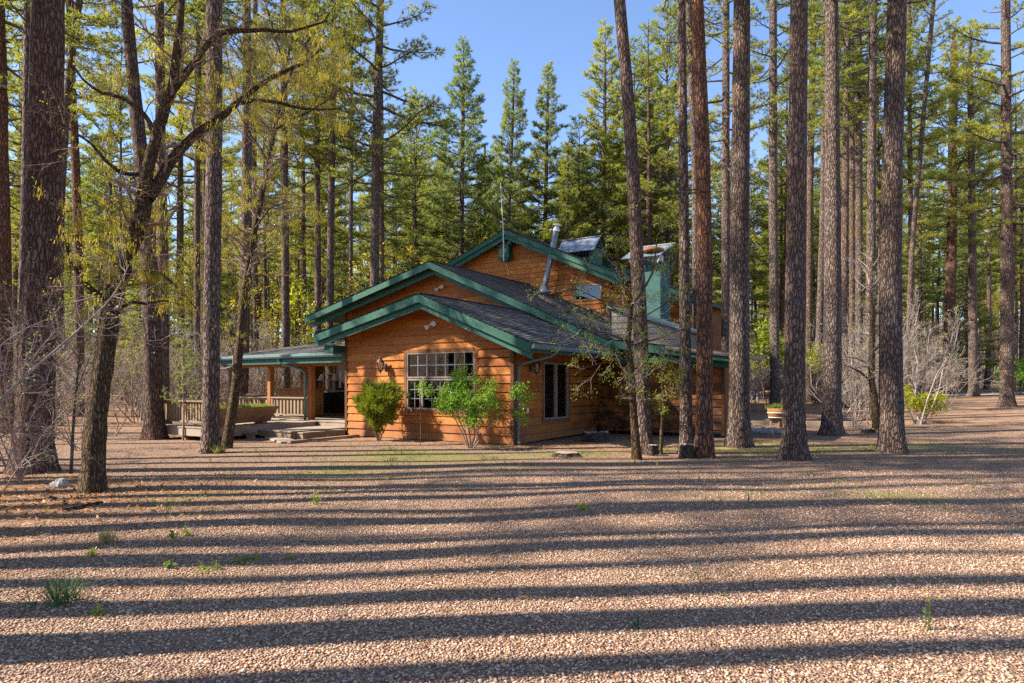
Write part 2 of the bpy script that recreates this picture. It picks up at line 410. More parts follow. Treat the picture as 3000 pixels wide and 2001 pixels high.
def mat_ground():
    t = NT('gravel_ground'); c = t.coord()
    duff, grass = t.attr('duff'), t.attr('grass')
    wob = t.n('ShaderNodeTexNoise'); wob.inputs['Scale'].default_value = 9; t.l(c, wob.inputs['Vector'])
    hv = t.vor(c, 52, 'F1', 'Color'); d = t.vor(c, 52); d2 = t.vor(c, 80); hv2 = t.vor(c, 80, 'F1', 'Color')
    x, x2 = t.sep(hv), t.sep(hv2)
    stone = t.ramp(x[0], [(0.0, (0.20, 0.105, 0.066)), (0.3, (0.34, 0.205, 0.135)), (0.55, (0.47, 0.31, 0.21)), (0.8, (0.57, 0.425, 0.31)), (1.0, (0.68, 0.57, 0.44))])
    st2 = t.ramp(x2[0], [(0.0, (0.20, 0.10, 0.065)), (0.5, (0.40, 0.24, 0.165)), (1.0, (0.60, 0.44, 0.33))])
    col = t.mix(t.rng(t.noise(c, 5, 2), 0.45, 0.6), stone, st2)
    patch = t.noise(c, 0.35, 4, 0.6); col = t.mix(t.rng(patch, 0.35, 0.7, 0.0, 0.4), col, t.mix(1.0, col, (0.72, 0.6, 0.55), 'MULTIPLY'))
    gap = t.rng(d, 0.42, 0.72); col = t.mix(t.math('MULTIPLY', gap, 0.6), col, (0.11, 0.06, 0.042))
    fz = t.rng(t.noise(c, 1.3, 5, 0.7), 0.5, 0.68, 0, 0.75); col = t.mix(fz, col, t.mix(t.rng(t.noise(c, 40, 4, 0.7), 0.3, 0.7), (0.17, 0.10, 0.062), (0.42, 0.29, 0.20)))
    ndl = t.noise(t.coord(scale=(1, 1, 1)), 46, 4, 0.75); dn = t.noise(c, 3.2, 4, 0.7)
    dcol = t.ramp(ndl, [(0.28, (0.10, 0.058, 0.036)), (0.5, (0.31, 0.195, 0.125)), (0.72, (0.54, 0.39, 0.27))])
    dcol = t.mix(t.rng(dn, 0.4, 0.65, 0, 0.6), dcol, (0.20, 0.10, 0.055))
    dm = t.rng(t.math('ADD', duff, t.math('MULTIPLY', t.math('SUBTRACT', dn, 0.5), 0.9)), 0.35, 0.6)
    col = t.mix(dm, col, dcol)
    gm = t.math('MULTIPLY', t.rng(t.math('ADD', grass, t.math('MULTIPLY', t.math('SUBTRACT', t.noise(c, 6, 4, 0.7), 0.5), 1.2)), 0.4, 0.7), 0.75)
    col = t.mix(gm, col, t.mix(t.rng(ndl, 0.3, 0.7), (0.13, 0.135, 0.035), (0.34, 0.31, 0.10)))
    hgt = t.math('ADD', t.math('MULTIPLY', t.rng(d, 0.0, 0.75, 1.0, 0.0), t.math('SUBTRACT', 1.0, t.math('MULTIPLY', dm, 0.8))), t.math('MULTIPLY', ndl, 0.4))
    t.pbr(col, 0.92, t.bump(hgt, 1.0, 0.03), spec=0.15); return t.m

def mat_pebble():
    t = NT('pebble'); g = t.n('ShaderNodeNewGeometry').outputs['Random Per Island']; n = t.noise(t.coord(), 60, 3, 0.6)
    col = t.ramp(g, [(0.0, (0.18, 0.095, 0.06)), (0.25, (0.33, 0.195, 0.13)), (0.5, (0.46, 0.30, 0.205)), (0.72, (0.57, 0.425, 0.315)), (0.88, (0.58, 0.34, 0.18)), (0.95, (0.66, 0.56, 0.48)), (1.0, (0.28, 0.25, 0.24))])
    col = t.mix(t.rng(n, 0.3, 0.7, 0, 0.35), col, t.mix(1.0, col, (0.6, 0.55, 0.52), 'MULTIPLY'))
    t.pbr(col, 0.8, t.bump(n, 0.2, 0.004), spec=0.25); return t.m

M = {
 'siding': mat_siding('cedar_siding'), 'siding_soot': mat_siding('stained_cedar_siding', 0.92, 0.0, True), 'siding_up': mat_siding('upper_cedar_siding', 1.0),  # upper walls keep the same tone as the plain cedar
 'grey_siding': mat_plank('weathered_grey_siding', (0.17, 0.15, 0.135), (0.27, 0.25, 0.23)),
 'trim': mat_plank('brown_trim', (0.17, 0.07, 0.028), (0.29, 0.13, 0.05), (9, 9, 1.5)),
 'corner': mat_plank('corner_board', (0.10, 0.045, 0.025), (0.17, 0.08, 0.04), (16, 16, 1.2)),
 'green': mat_paint('green_paint', (0.010, 0.062, 0.044), (0.022, 0.115, 0.078), (0.24, 0.28, 0.25), 0.63), 'green_dark': mat_paint('soffit_paint', (0.012, 0.06, 0.04), (0.02, 0.085, 0.055), amt=0.75),
 'gutter': mat_paint('gutter_paint', (0.10, 0.17, 0.17), (0.14, 0.22, 0.22), amt=0.72), 'shingle': mat_shingle(),
 'frame': mat_simple('window_frame_paint', (0.27, 0.22, 0.19), 0.5), 'grid': mat_simple('pane_grid', (0.72, 0.73, 0.73), 0.5), 'blind': mat_simple('blind_slat', (0.26, 0.20, 0.15), 0.6),
 'glass': mat_glass('window_glass'), 'lampglass': mat_glass('lantern_glass', (0.85, 0.82, 0.7), 0.6), 'dark': mat_simple('painted_room_shade', (0.012, 0.009, 0.008), 0.9),  # near-black: the gloom of unlit rooms is put into the colour
 'black': mat_simple('black_iron', (0.018, 0.018, 0.018), 0.45), 'bronze': mat_simple('lantern_bronze', (0.06, 0.05, 0.045), 0.5), 'white': mat_simple('white_enamel', (0.72, 0.71, 0.68), 0.4, var=0.08),
 'steel': mat_simple('flue_steel', (0.36, 0.39, 0.43), 0.42, 0.75), 'corr': mat_simple('corrugated_steel', (0.20, 0.24, 0.31), 0.6, 0.35), 'rust': mat_simple('rust', (0.24, 0.085, 0.025), 0.9, var=0.5),
 'stucco': mat_simple('teal_stucco', (0.04, 0.105, 0.10), 0.9, var=0.3, sc=9), 'deck': mat_plank('deck_board', (0.27, 0.215, 0.17), (0.46, 0.385, 0.31), (14, 1.5, 14)),
 'rail': mat_plank('rail_wood', (0.23, 0.155, 0.105), (0.40, 0.30, 0.215), (14, 14, 2)), 'post': mat_plank('porch_post_wood', (0.34, 0.13, 0.04), (0.48, 0.21, 0.075), (14, 14, 1.5)),
 'planter': mat_plank('planter_board', (0.19, 0.115, 0.065), (0.36, 0.235, 0.14), (2, 2, 26)), 'bark_pine': mat_bark('pine_bark', (0.022, 0.015, 0.013), (0.31, 0.255, 0.225), (0.32, 0.19, 0.125), 0.35),
 'bark_red': mat_bark('red_pine_bark', (0.022, 0.014, 0.011), (0.25, 0.175, 0.145), (0.36, 0.17, 0.095), 0.5), 'bark_far': mat_bark('far_pine_bark', (0.03, 0.021, 0.018), (0.28, 0.225, 0.20), (0.30, 0.18, 0.115), 0.45, 0.8),
 'bark_oak': mat_bark('oak_bark', (0.025, 0.017, 0.010), (0.23, 0.165, 0.10), (0.25, 0.15, 0.07), 0.4, 1.5), 'twig': mat_simple('grey_twig', (0.30, 0.245, 0.22), 0.9, var=0.45), 'twig_dark': mat_simple('dark_twig', (0.085, 0.065, 0.055), 0.9, var=0.35),
 'twig_brown': mat_simple('brown_twig', (0.26, 0.18, 0.14), 0.9, var=0.35), 'limb': mat_simple('pine_limb', (0.10, 0.078, 0.068), 0.95, var=0.35),
 'needle': mat_leaf('pine_needle', (0.13, 0.175, 0.045), (0.34, 0.345, 0.075), (2.0, 1.9, 0.9), 0.5), 'needle_blue': mat_leaf('blue_pine_needle', (0.13, 0.185, 0.085), (0.30, 0.335, 0.10), (1.8, 1.8, 1.0), 0.48),
 'young': mat_leaf('young_needle', (0.17, 0.24, 0.075), (0.30, 0.34, 0.10), (1.3, 1.3, 0.8), 0.4), 'catkin': mat_leaf('oak_catkin', (0.26, 0.23, 0.03), (0.52, 0.43, 0.045), (1.4, 1.3, 0.7), 0.45),
 'newleaf': mat_leaf('new_leaf', (0.20, 0.25, 0.045), (0.38, 0.38, 0.07), (1.4, 1.4, 0.7), 0.45), 'bushleaf': mat_leaf('maple_leaf', (0.10, 0.23, 0.025), (0.30, 0.44, 0.05), (1.4, 1.4, 0.7), 0.42),
 'goldleaf': mat_leaf('cypress_spray', (0.11, 0.19, 0.025), (0.46, 0.42, 0.035), (1.3, 1.3, 0.7), 0.4), 'brightleaf': mat_leaf('bright_shrub_leaf', (0.20, 0.26, 0.025), (0.42, 0.42, 0.035), (1.4, 1.4, 0.7), 0.45),
 'grass': mat_leaf('grass_blade', (0.10, 0.17, 0.035), (0.34, 0.34, 0.11), (1.2, 1.2, 0.7), 0.35), 'weed': mat_leaf('weed_leaf', (0.13, 0.22, 0.035), (0.32, 0.36, 0.06), (1.3, 1.3, 0.7), 0.4), 'darkgrass': mat_leaf('dark_grass', (0.05, 0.12, 0.045), (0.10, 0.19, 0.07), (1.2, 1.2, 0.7), 0.3),
 'drygrass': mat_leaf('dry_grass', (0.36, 0.30, 0.14), (0.52, 0.46, 0.24), (1.2, 1.2, 0.8), 0.35), 'litter': mat_leaf('fallen_leaf', (0.26, 0.10, 0.03), (0.58, 0.30, 0.10), (1.1, 1, 0.8), 0.25), 'straw': mat_leaf('fallen_needle', (0.28, 0.15, 0.075), (0.55, 0.38, 0.22), (1, 1, 0.8), 0.15),
 'ground': mat_ground(), 'pebble': mat_pebble(), 'road': mat_simple('road_surface', (0.30, 0.29, 0.29), 0.9, var=0.25, sc=3), 'rock': mat_simple('grey_rock', (0.30, 0.29, 0.28), 0.9, var=0.5, sc=8, bump=0.6),
 'stump': mat_bark('stump_bark', (0.02, 0.015, 0.012), (0.19, 0.155, 0.13), (0.2, 0.13, 0.09), 0.3, 1.3), 'cutwood': mat_simple('old_cut_wood', (0.30, 0.25, 0.20), 0.9, var=0.4, sc=14), 'soil': mat_simple('soil', (0.08, 0.05, 0.035), 1.0),
 'cabinet': mat_plank('cabinet_wood', (0.42, 0.20, 0.07), (0.58, 0.32, 0.13), (2, 2, 22)), 'barrel': mat_plank('barrel_wood', (0.30, 0.14, 0.05), (0.44, 0.23, 0.09), (18, 18, 2)), 'redwood': mat_plank('red_shed_wood', (0.26, 0.06, 0.025), (0.34, 0.09, 0.04)), 'sticker': mat_simple('red_sticker', (0.6, 0.06, 0.04), 0.5, var=0.1),
}

# ------------------------------------------------------------------ terrain
def terrain(x, y):
    x = np.asarray(x, float); y = np.asarray(y, float); d = np.hypot(x, y)
    e = np.maximum(0, d - 23); z = np.minimum(0.03 * e * (1 - np.exp(-e / 4)), 0.03 * 130) + 0.11 * np.clip(d - 104, 0, 110)
    z = z + 0.55 * (0.03 * np.sin(x * 0.9 + 1.3 * np.sin(y * 0.6)) + 0.02 * np.sin(x * 1.7 - y * 0.9 + 1) + 0.016 * np.sin(y * 2.1 + x * 0.4)) * np.exp(-((d - 9) / 7) ** 2)
    return z
def gz(x, y): return float(terrain(x, y))
def spot(px, py):                       # where a photograph pixel meets the ground
    r = (px - 1500) / F; s = (HY - py) / F; d = 2.0
    while d < 400:
        if CAMH + s * d <= gz(r * d, d): break
        d += 0.02
    return r * d, d
def at(px, py, d): return np.array([(px - 1500) / F * d, d, CAMH + (HY - py) / F * d])
# ------------------------------------------------------------------ ground
def smooth_noise(x, y, seed, sc):
    r = np.random.default_rng(seed); out = 0
    for k in range(7):
        a = r.uniform(0, 6.28); f = sc * r.uniform(0.5, 1.8); out = out + np.sin((x * math.cos(a) + y * math.sin(a)) * f + r.uniform(0, 6.28))
    return out / 4.2
def duff_f(x, y):
    left = 1 / (1 + np.exp(-((-x - 0.50 * y - 0.9) * 1.6))) * np.exp(-((y - 10.0) / 4.2) ** 2)
    right = np.exp(-((y - 17.2) / 3.0) ** 2) / (1 + np.exp(-(x - 1.5) * 1.4)) / (1 + np.exp((x - 13.5) * 0.8))
    far = 1 / (1 + np.exp(-(np.hypot(x, y) - 27) * 0.6)); road = np.exp(-((y - 0.0 - (x - 18) * 0.05) / 60) ** 2) * np.exp(-((x - 0.76 * y + 3.5) / 4.5) ** 2)
    wall = np.exp(-((y - 17.6 + 0.5 * np.minimum(x, 0)) / 1.0) ** 2) * (x < 6) * (x > -7) * 0.8
    return np.clip(0.95 * left + 0.8 * right + far * (1 - 0.35 * road) + wall + 0.12 * smooth_noise(x, y, 3, 0.9), 0, 1)
def grass_f(x, y):
    g = 1.0 * np.exp(-((y - 15.6) / 1.5) ** 2) * np.exp(-((x + 1.0) / 5.0) ** 2) + 1.1 * np.exp(-((y - 17.3) / 1.8) ** 2) * (x > 2.5) * np.exp(-((x - 8) / 5) ** 2)
    g = g + 1.1 * np.exp(-((y - 9.7) / 0.9) ** 2) * np.exp(-((x - 4.6) / 2.0) ** 2) + 0.7 * np.exp(-((y - 12.5) / 1.8) ** 2) * np.exp(-((x + 2.5) / 3.2) ** 2)
    g = g + 0.4 * np.exp(-((y - 9.5) / 1.6) ** 2) * np.exp(-((x + 4.6) / 1.8) ** 2)
    return np.clip(g * (0.75 + 0.5 * smooth_noise(x, y, 8, 1.6)), 0, 1)
def axis(near, far, step, far_n):
    a = np.arange(-near, near + step / 2, step); b = near + (far - near) * (np.linspace(0, 1, far_n)[1:]) ** 2
    return np.concatenate([-b[::-1], a, b])
gx = axis(24, 450, 0.25, 30); gy = np.concatenate([-(2 + 448 * np.linspace(0, 1, 16)[1:][::-1] ** 2), np.arange(-2, 34, 0.25), 34 + 416 * np.linspace(0, 1, 34) ** 2])
X, Y = np.meshgrid(gx, gy); nx, ny = len(gx), len(gy)
nm = NM(); i = np.arange(ny - 1)[:, None] * nx + np.arange(nx - 1)[None, :]
nm.add(np.stack([X, Y, terrain(X, Y)], -1), np.stack([i, i + 1, i + nx + 1, i + nx], -1).reshape(-1, 4), 0, True)
gme = nm.mesh('ground', [M['ground']])
for nme, fn in (('duff', duff_f), ('grass', grass_f)):
    at_ = gme.attributes.new(nme, 'FLOAT', 'POINT'); at_.data.foreach_set('value', fn(X, Y).astype(np.float32).ravel())
tag(link('ground', gme), kind='structure')

# a loop road beyond the trees on the right
nm = NM(); pts = []
for k in range(40):
    u = k / 39; x = 13 + 60 * u; y = 44.5 + 3.0 * math.sin(u * 2.2) - 4 * u; pts.append((x, y))
V = []
for k, (x, y) in enumerate(pts):
    for j in range(5):
        yy = y + (j - 2) * 0.75; V.append((x, yy, gz(x, yy) + 0.03 + 0.03 * (j in (1, 2, 3))))
i = np.arange(39)[:, None] * 5 + np.arange(4)[None, :]
nm.add(V, np.stack([i, i + 1, i + 6, i + 5], -1).reshape(-1, 4), 0, True)
tag(link('road', nm.mesh('road', [M['road']])), kind='structure')

# loose pebbles on the near gravel: nobody could count them
rg = np.random.default_rng(11)
ph = (1 + 5 ** 0.5) / 2
ico = unit(np.array([(-1, ph, 0), (1, ph, 0), (-1, -ph, 0), (1, -ph, 0), (0, -1, ph), (0, 1, ph), (0, -1, -ph), (0, 1, -ph), (ph, 0, -1), (ph, 0, 1), (-ph, 0, -1), (-ph, 0, 1)], float))
icf = np.array([(0, 11, 5), (0, 5, 1), (0, 1, 7), (0, 7, 10), (0, 10, 11), (1, 5, 9), (5, 11, 4), (11, 10, 2), (10, 7, 6), (7, 1, 8), (3, 9, 4), (3, 4, 2), (3, 2, 6), (3, 6, 8), (3, 8, 9), (4, 9, 5), (2, 4, 11), (6, 2, 10), (8, 6, 7), (9, 8, 1)])
def pebbles(n, ymin, ymax, smin, smax, power):
    y = ymin + (ymax - ymin) * rg.uniform(0, 1, n) ** power; x = rg.uniform(-1, 1, n) * (0.80 * y + 0.4)
    keep = rg.uniform(0, 1, n) > 0.9 * duff_f(x, y) + 0.5 * grass_f(x, y) + 0.45 * np.clip(smooth_noise(x, y, 23, 1.9), 0, 1); x, y = x[keep], y[keep]; n = len(x)
    s = rg.uniform(smin, smax, n) * np.where(rg.uniform(0, 1, n) < 0.06, 1.5, 1); ax = np.stack([s * rg.uniform(0.8, 1.35, n), s * rg.uniform(0.7, 1.1, n), s * rg.uniform(0.45, 0.8, n)], -1)
    a = rg.uniform(0, 6.28, n); tl = rg.normal(0, 0.3, n)
    V = ico[None] * ax[:, None, :] * rg.uniform(0.82, 1.18, (n, 12, 1))
    V = np.stack([V[..., 0], V[..., 1] * np.cos(tl)[:, None] - V[..., 2] * np.sin(tl)[:, None], V[..., 1] * np.sin(tl)[:, None] + V[..., 2] * np.cos(tl)[:, None]], -1)
    V = np.stack([V[..., 0] * np.cos(a)[:, None] - V[..., 1] * np.sin(a)[:, None], V[..., 0] * np.sin(a)[:, None] + V[..., 1] * np.cos(a)[:, None], V[..., 2]], -1)
    V += np.stack([x, y, terrain(x, y) + ax[:, 2] * 0.55], -1)[:, None, :]
    return V.reshape(-1, 3), (np.arange(n)[:, None, None] * 12 + icf[None]).reshape(-1, 3)
nm = NM()
nm.add(*pebbles(78000, 2.6, 7.5, 0.0042, 0.0105, 0.9), 0, True)
nm.add(*pebbles(38000, 6.8, 12.5, 0.006, 0.0125, 0.9), 0, True)
tag(link('loose_gravel', nm.mesh('loose_gravel', [M['pebble']])), 'loose pinkish brown pebbles covering the near drive', 'gravel', kind='stuff')

# ------------------------------------------------------------------ the cabin
O = spot(1502.7, 1304.7); TH = math.atan2(0.548, 0.836)
O = ((1502.7 - 1500) / F * CAMH * F / (1304.7 - HY), CAMH * F / (1304.7 - HY))
cabin = empty('log_cabin', (O[0], O[1], 0), -TH)
tag(cabin, 'orange stained lap board cabin with green fascia and stepped gables', 'cabin')
Mh = Matrix.Translation((O[0], O[1], 0)) @ Matrix.Rotation(-TH, 4, 'Z')
def hw(x, y, z=0.0): return Mh @ Vector((x, y, z))         # cabin coordinates to world
def house_pt(px, py, n, dd):                                # photograph pixel onto a plane in cabin coordinates
    Mi = Mh.inverted(); p0 = Mi @ Vector((0, 0, CAMH)); dr = Mi.to_3x3() @ Vector(((px - 1500) / F, 1, (HY - py) / F)); n = Vector(n)
    return p0 + dr * ((dd - n.dot(p0)) / n.dot(dr))
VX, VY, VZ = Vector((1, 0, 0)), Vector((0, 1, 0)), Vector((0, 0, 1))
def front(y): return (Vector((0, y, 0)), VX, VZ, -VY)
def right(x): return (Vector((x, 0, 0)), VY, VZ, VX)
CO = 0.233
# profiles in cabin x (= minus the distance left of the front corner)
def zF(x): return 4.15 - 0.408 * (2.7 + x) if x > -2.7 else 4.15 + 0.224 * (x + 2.7)
def zM(x):
    if x > 0.62: return 3.04 - 0.135 * (x - 0.62)
    return 6.23 - 0.4394 * (x + 6.64) if x > -6.64 else 6.23 + 0.244 * (x + 6.64)
def zU(x): return 8.81 - 0.455 * (x + 7.59) if x > -7.59 else 8.81 + 0.369 * (x + 7.59)
def zR(x): return 5.93 - 0.47 * (x + 0.75) if x > -4.0 else 7.46
UND = 0.13
def wall(name, fr, poly, mat, holes=(), seed=1, parent=cabin, course=CO, lip=0.034, jit=0.003):
    m = MB(); m.lap(fr, poly, course, lip, holes, jit, seed, 0.02); return m.build(name, mat, parent)
# openings
W1 = (-3.84, -1.14, 0.79, 2.64); W2 = (1.47, 3.14, 0.50, 2.36); W3 = (-4.35, -2.85, 5.25, 6.1)
DR = (-11.3, -6.95, 0.42, 2.55)
wall('front_wall', front(0), [(-6.27, 0.02), (0, 0.02), (0, zF(0) - UND), (-2.7, zF(-2.7) - UND), (-6.27, zF(-6.27) - UND)], M['siding'], [W1])
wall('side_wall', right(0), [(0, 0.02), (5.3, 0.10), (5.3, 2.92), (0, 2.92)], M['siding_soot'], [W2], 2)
m = MB(); f = front(5.3)
m.lap(f, [(-11.98, 0.3), (-0.62, 0.3), (-0.62, zM(-0.62) - UND), (-6.64, zM(-6.64) - UND), (-11.98, zM(-11.98) - UND)], CO, 0.034, (), 0.003, 9, 0.02)
m.build('gable_wall', M['siding'], cabin)
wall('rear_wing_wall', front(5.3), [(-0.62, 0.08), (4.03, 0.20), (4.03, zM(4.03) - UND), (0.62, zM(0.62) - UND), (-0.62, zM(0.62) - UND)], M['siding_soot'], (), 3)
wall('upper_gable_wall', front(11.5), [(-13.6, 4.2), (-2.49, 4.2), (-2.49, zU(-2.49) - UND), (-7.59, zU(-7.59) - UND), (-13.6, zU(-13.6) - UND)], M['siding_up'], [W3], 4)
wall('upper_side_wall', right(-2.49), [(11.5, 3.6), (17, 3.6), (17, 6.2), (11.5, 6.2)], M['siding_up'], (), 5)
wall('tall_wing_wall', front(14.8), [(-4.0, 3.0), (0.05, 3.0), (0.05, zR(0.05) - UND), (-4.0, zR(-4.0) - UND)], M['siding'], (), 6)
wall('porch_wall', front(3.0), [(-12.13, 0.36), (-6.27, 0.36), (-6.27, 3.0), (-12.13, 3.0)], M['siding'], [DR], 7)
m = MB()                                                 # walls the photo never shows, closing the rooms
m.box(3.93, 4.03, 5.34, 7.2, 0.2, 2.4); m.box(0.0, 4.0, 7.1, 7.2, 0.2, 2.4); m.box(0.3, 0.4, 7.2, 16.8, 0.2, 2.9); m.box(-12.1, -11.98, 5.34, 17, 0.2, 4.7); m.box(-6.27, -6.17, 0.05, 5.2, 0.1, 3.1)
m.box(-12, 0.4, 16.8, 17, 0.2, 2.4); m.box(-13.6, 0.05, 20, 20.2, 2, 5.6); m.box(-0.05, 0.05, 14.9, 20, 3, 5.5); m.box(-13.6, -13.4, 11.6, 20, 3.5, 6.4)
m.build('back_wall', M['trim'], cabin)
for q in ((-6.1, -0.2, 3.2, 3.3, 0.1, 2.9), (-6.1, -0.1, 0.2, 3.3, 0.05, 0.1), (-11.9, -6.3, 4.6, 4.7, 0.2, 3.0), (-5, -2.6, 12.6, 12.7, 4.5, 6.4)): m = MB(); m.box(*q); m.build('room_wall', M['dark'], cabin)  # surfaces behind the panes, coloured near-black in place of indoor shade
m = MB()
for x, y0, z0, z1 in ((-6.33, -0.035, 0.0, zF(-6.27) - UND - 0.02), (-0.06, -0.035, 0.0, zF(0) - UND - 0.02)): m = MB(); m.box(x, x + 0.095, y0 - 0.006, 0.05, z0, z1); m.build('corner_board', M['corner'], cabin)
for q in ((0.038, 0.046, -0.04, 0.10, 0.0, 2.85), (3.99, 4.08, 5.252, 5.4, 0.1, 2.42), (-12.03, -11.93, 5.252, 5.38, 3.0, 4.75), (-2.55, -2.45, 11.45, 11.6, 4.2, 6.1), (0.0, 0.09, 14.75, 14.9, 3.2, 5.4)): m = MB(); m.box(*q); m.build('corner_board', M['corner'], cabin)

def slope(m, x0, z0, x1, z1, y0, y1, course=0.17, lip=0.026):
    """shingled roof pane between eave (x0,z0) and ridge (x1,z1), from y0 to y1"""
    P = Vector((x0, y0, z0)); V = Vector((x1 - x0, 0, z1 - z0)); L = V.length; V.normalize(); N = VY.cross(V)
    if N.z < 0: N = -N
    m.lap((P, VY, V, N), [(0, 0), (y1 - y0, 0), (y1 - y0, L), (0, L)], course, lip, (), 0.0025, 5)
def slab(m, x0, z0, x1, z1, y0, y1, t=0.11):
    m.hexa([(x0, y0, z0 - t), (x1, y0, z1 - t), (x1, y1, z1 - t), (x0, y1, z0 - t), (x0, y0, z0 - 0.004), (x1, y0, z1 - 0.004), (x1, y1, z1 - 0.004), (x0, y1, z0 - 0.004)])
def rake(m, x0, z0, x1, z1, y, top, h, t):                 # sloping fascia board, vertical ends
    m.hexa([(x0, y, z0 - top - h), (x1, y, z1 - top - h), (x1, y + t, z1 - top - h), (x0, y + t, z0 - top - h), (x0, y, z0 - top), (x1, y, z1 - top), (x1, y + t, z1 - top), (x0, y + t, z0 - top)])
def roof(pts, y0, y1, over, hip_right=None, thick=0.11, fas=(0.235, 0.20), back=0.10):
    """pts: profile (x,z) left to right; shingles, soffit slab and a double fascia on the front edge"""
    ms, mb, mf = MB(), MB(), MB()
    for (xa, za), (xb, zb) in zip(pts, pts[1:]):
        if za < zb: slope(ms, xa, za, xb, zb, y0 - 0.03, y1)
        else: slope(ms, xb, zb, xa, za, y0 - 0.03, y1)
        slab(mb, xa, za, xb, zb, y0 + 0.05, y1)
        rake(mf, xa, za, xb, zb, y0, 0.006, fas[0], 0.045); rake(mf, xa, za, xb, zb, y0 + back, fas[0] - 0.02, fas[1], 0.045)
    r = ms.build('roof', M['shingle'], cabin); mb.build('soffit', M['green_dark'], r); mf.build('fascia', M['green'], r); return r
rF = roof([(-7.0, zF(-7.0)), (-2.7, 4.15), (0.95, zF(0.95))], -0.7, 4.5, 0.7)
rM = roof([(-13.6, zM(-13.6)), (-6.64, 6.23), (0.62, 3.04)], 4.4, 17.2, 0.9, fas=(0.25, 0.22), back=0.30)
rL = roof([(0.62, 3.04), (4.5, zM(4.5))], 4.4, 7.6, 0.9, fas=(0.25, 0.22), back=0.30)
rU = roof([(-13.9, zU(-13.9)), (-7.59, 8.81), (-1.62, zU(-1.62))], 10.9, 17.5, 0.6, fas=(0.22, 0.24), back=0.08)
rR = roof([(-13.9, 6.0), (-4.0, 7.46), (0.42, zR(0.42))], 14.0, 20.3, 0.6)
m = MB(); m.bar((-2.7, -0.74, 4.165), (-2.7, 4.4, 4.165), 0.22, 0.02); m.build('ridge_cap', M['shingle'], rF)
m = MB(); m.bar((-6.64, 4.36, 6.245), (-6.64, 17, 6.245), 0.24, 0.02); m.build('ridge_cap', M['shingle'], rM)
m = MB(); m.bar((-7.59, 10.86, 8.825), (-7.59, 17, 8.825), 0.24, 0.02); m.build('ridge_cap', M['shingle'], rU)
# beam end boxes under the ridges and eaves
m = MB(); m.box(-8.06, -7.50, 11.12, 11.46, 7.55, 8.18); m.box(-8.0, -7.56, 11.16, 11.45, 7.42, 7.55); m.box(-7.50, -7.30, 10.96, 11.40, 8.10, 8.26); m.build('beam_housing', M['green_dark'], cabin)
m = MB(); m.box(-6.75, -6.36, -0.5, 0.4, 2.60, 2.84); m.build('eave_beam', M['green_dark'], cabin)
# skylight strips lying on the long slope
nS = Vector((0.4394, 0, 1)).normalized(); dS = 6.23 * nS.z - 6.64 * nS.x + 0.03
for pa, pb, w in (((1568, 861), (1658, 914), 0.34), ((1700, 893), (1800, 948), 0.34)):
    a, b = house_pt(*pa, nS, dS), house_pt(*pb, nS, dS); m = MB(); m.bar(a + nS * 0.04, b + nS * 0.04, w, 0.10, nS); m.build('roof_vent_strip', M['bronze'], rM)
# eave gutter and rafter tails on the right of the front room
def gutter(m, p, q, r=0.062):
    p, q = Vector(p), Vector(q); d = (q - p).normalized(); s = d.cross(VZ).normalized(); prof = [(-r, r * 0.75), (-r, -0.3 * r), (-0.55 * r, -r), (0.55 * r, -r), (r, -0.2 * r), (r * 1.12, r * 0.9)]
    for (a, b), (c, e) in zip(prof, prof[1:]): m.face([p + s * a + VZ * b, q + s * a + VZ * b, q + s * c + VZ * e, p + s * c + VZ * e])
    for c in (p, q): m.face([c + s * a + VZ * b for a, b in prof])
    m.tube([p + s * r * 1.1 + VZ * r * 0.9, q + s * r * 1.1 + VZ * r * 0.9], 0.011, 6)
m = MB(); gutter(m, (1.00, -0.66, 2.565), (1.02, 3.6, 2.565)); g1 = m.build('gutter', M['gutter'], cabin)
m = MB(); m.box(0.90, 0.935, -0.64, 4.0, 2.42, 2.60); m.build('eave_fascia', M['green_dark'], cabin)
m = MB()
for y in (0.5, 1.45, 2.4, 3.3): m.bar((0.05, y, zF(0.05) - 0.21), (0.93, y, zF(0.93) - 0.21), 0.06, 0.15)
m.build('rafter_tail', M['green_dark'], cabin)
m = MB(); m.tube([(0.98, 0.55, 2.53), (0.98, 0.55, 2.44), (0.88, 0.48, 2.36), (0.20, 0.16, 2.16), (0.09, 0.13, 2.09), (0.085, 0.13, 0.30), (0.09, 0.12, 0.16), (0.20, 0.02, 0.06)], 0.036, 8); m.build('downspout', M['gutter'], cabin)
m = MB(); gutter(m, (2.6, 4.36, zM(2.6) - 0.05), (4.6, 4.36, zM(4.6) - 0.05)); gutter(m, (4.58, 4.3, zM(4.58) - 0.06), (4.58, 7.7, zM(4.58) - 0.06)); m.build('gutter', M['frame'], cabin)
m = MB(); m.box(0.9, 4.5, 4.52, 4.56, 2.28, 2.42); m.build('eave_fascia', M['green_dark'], cabin)

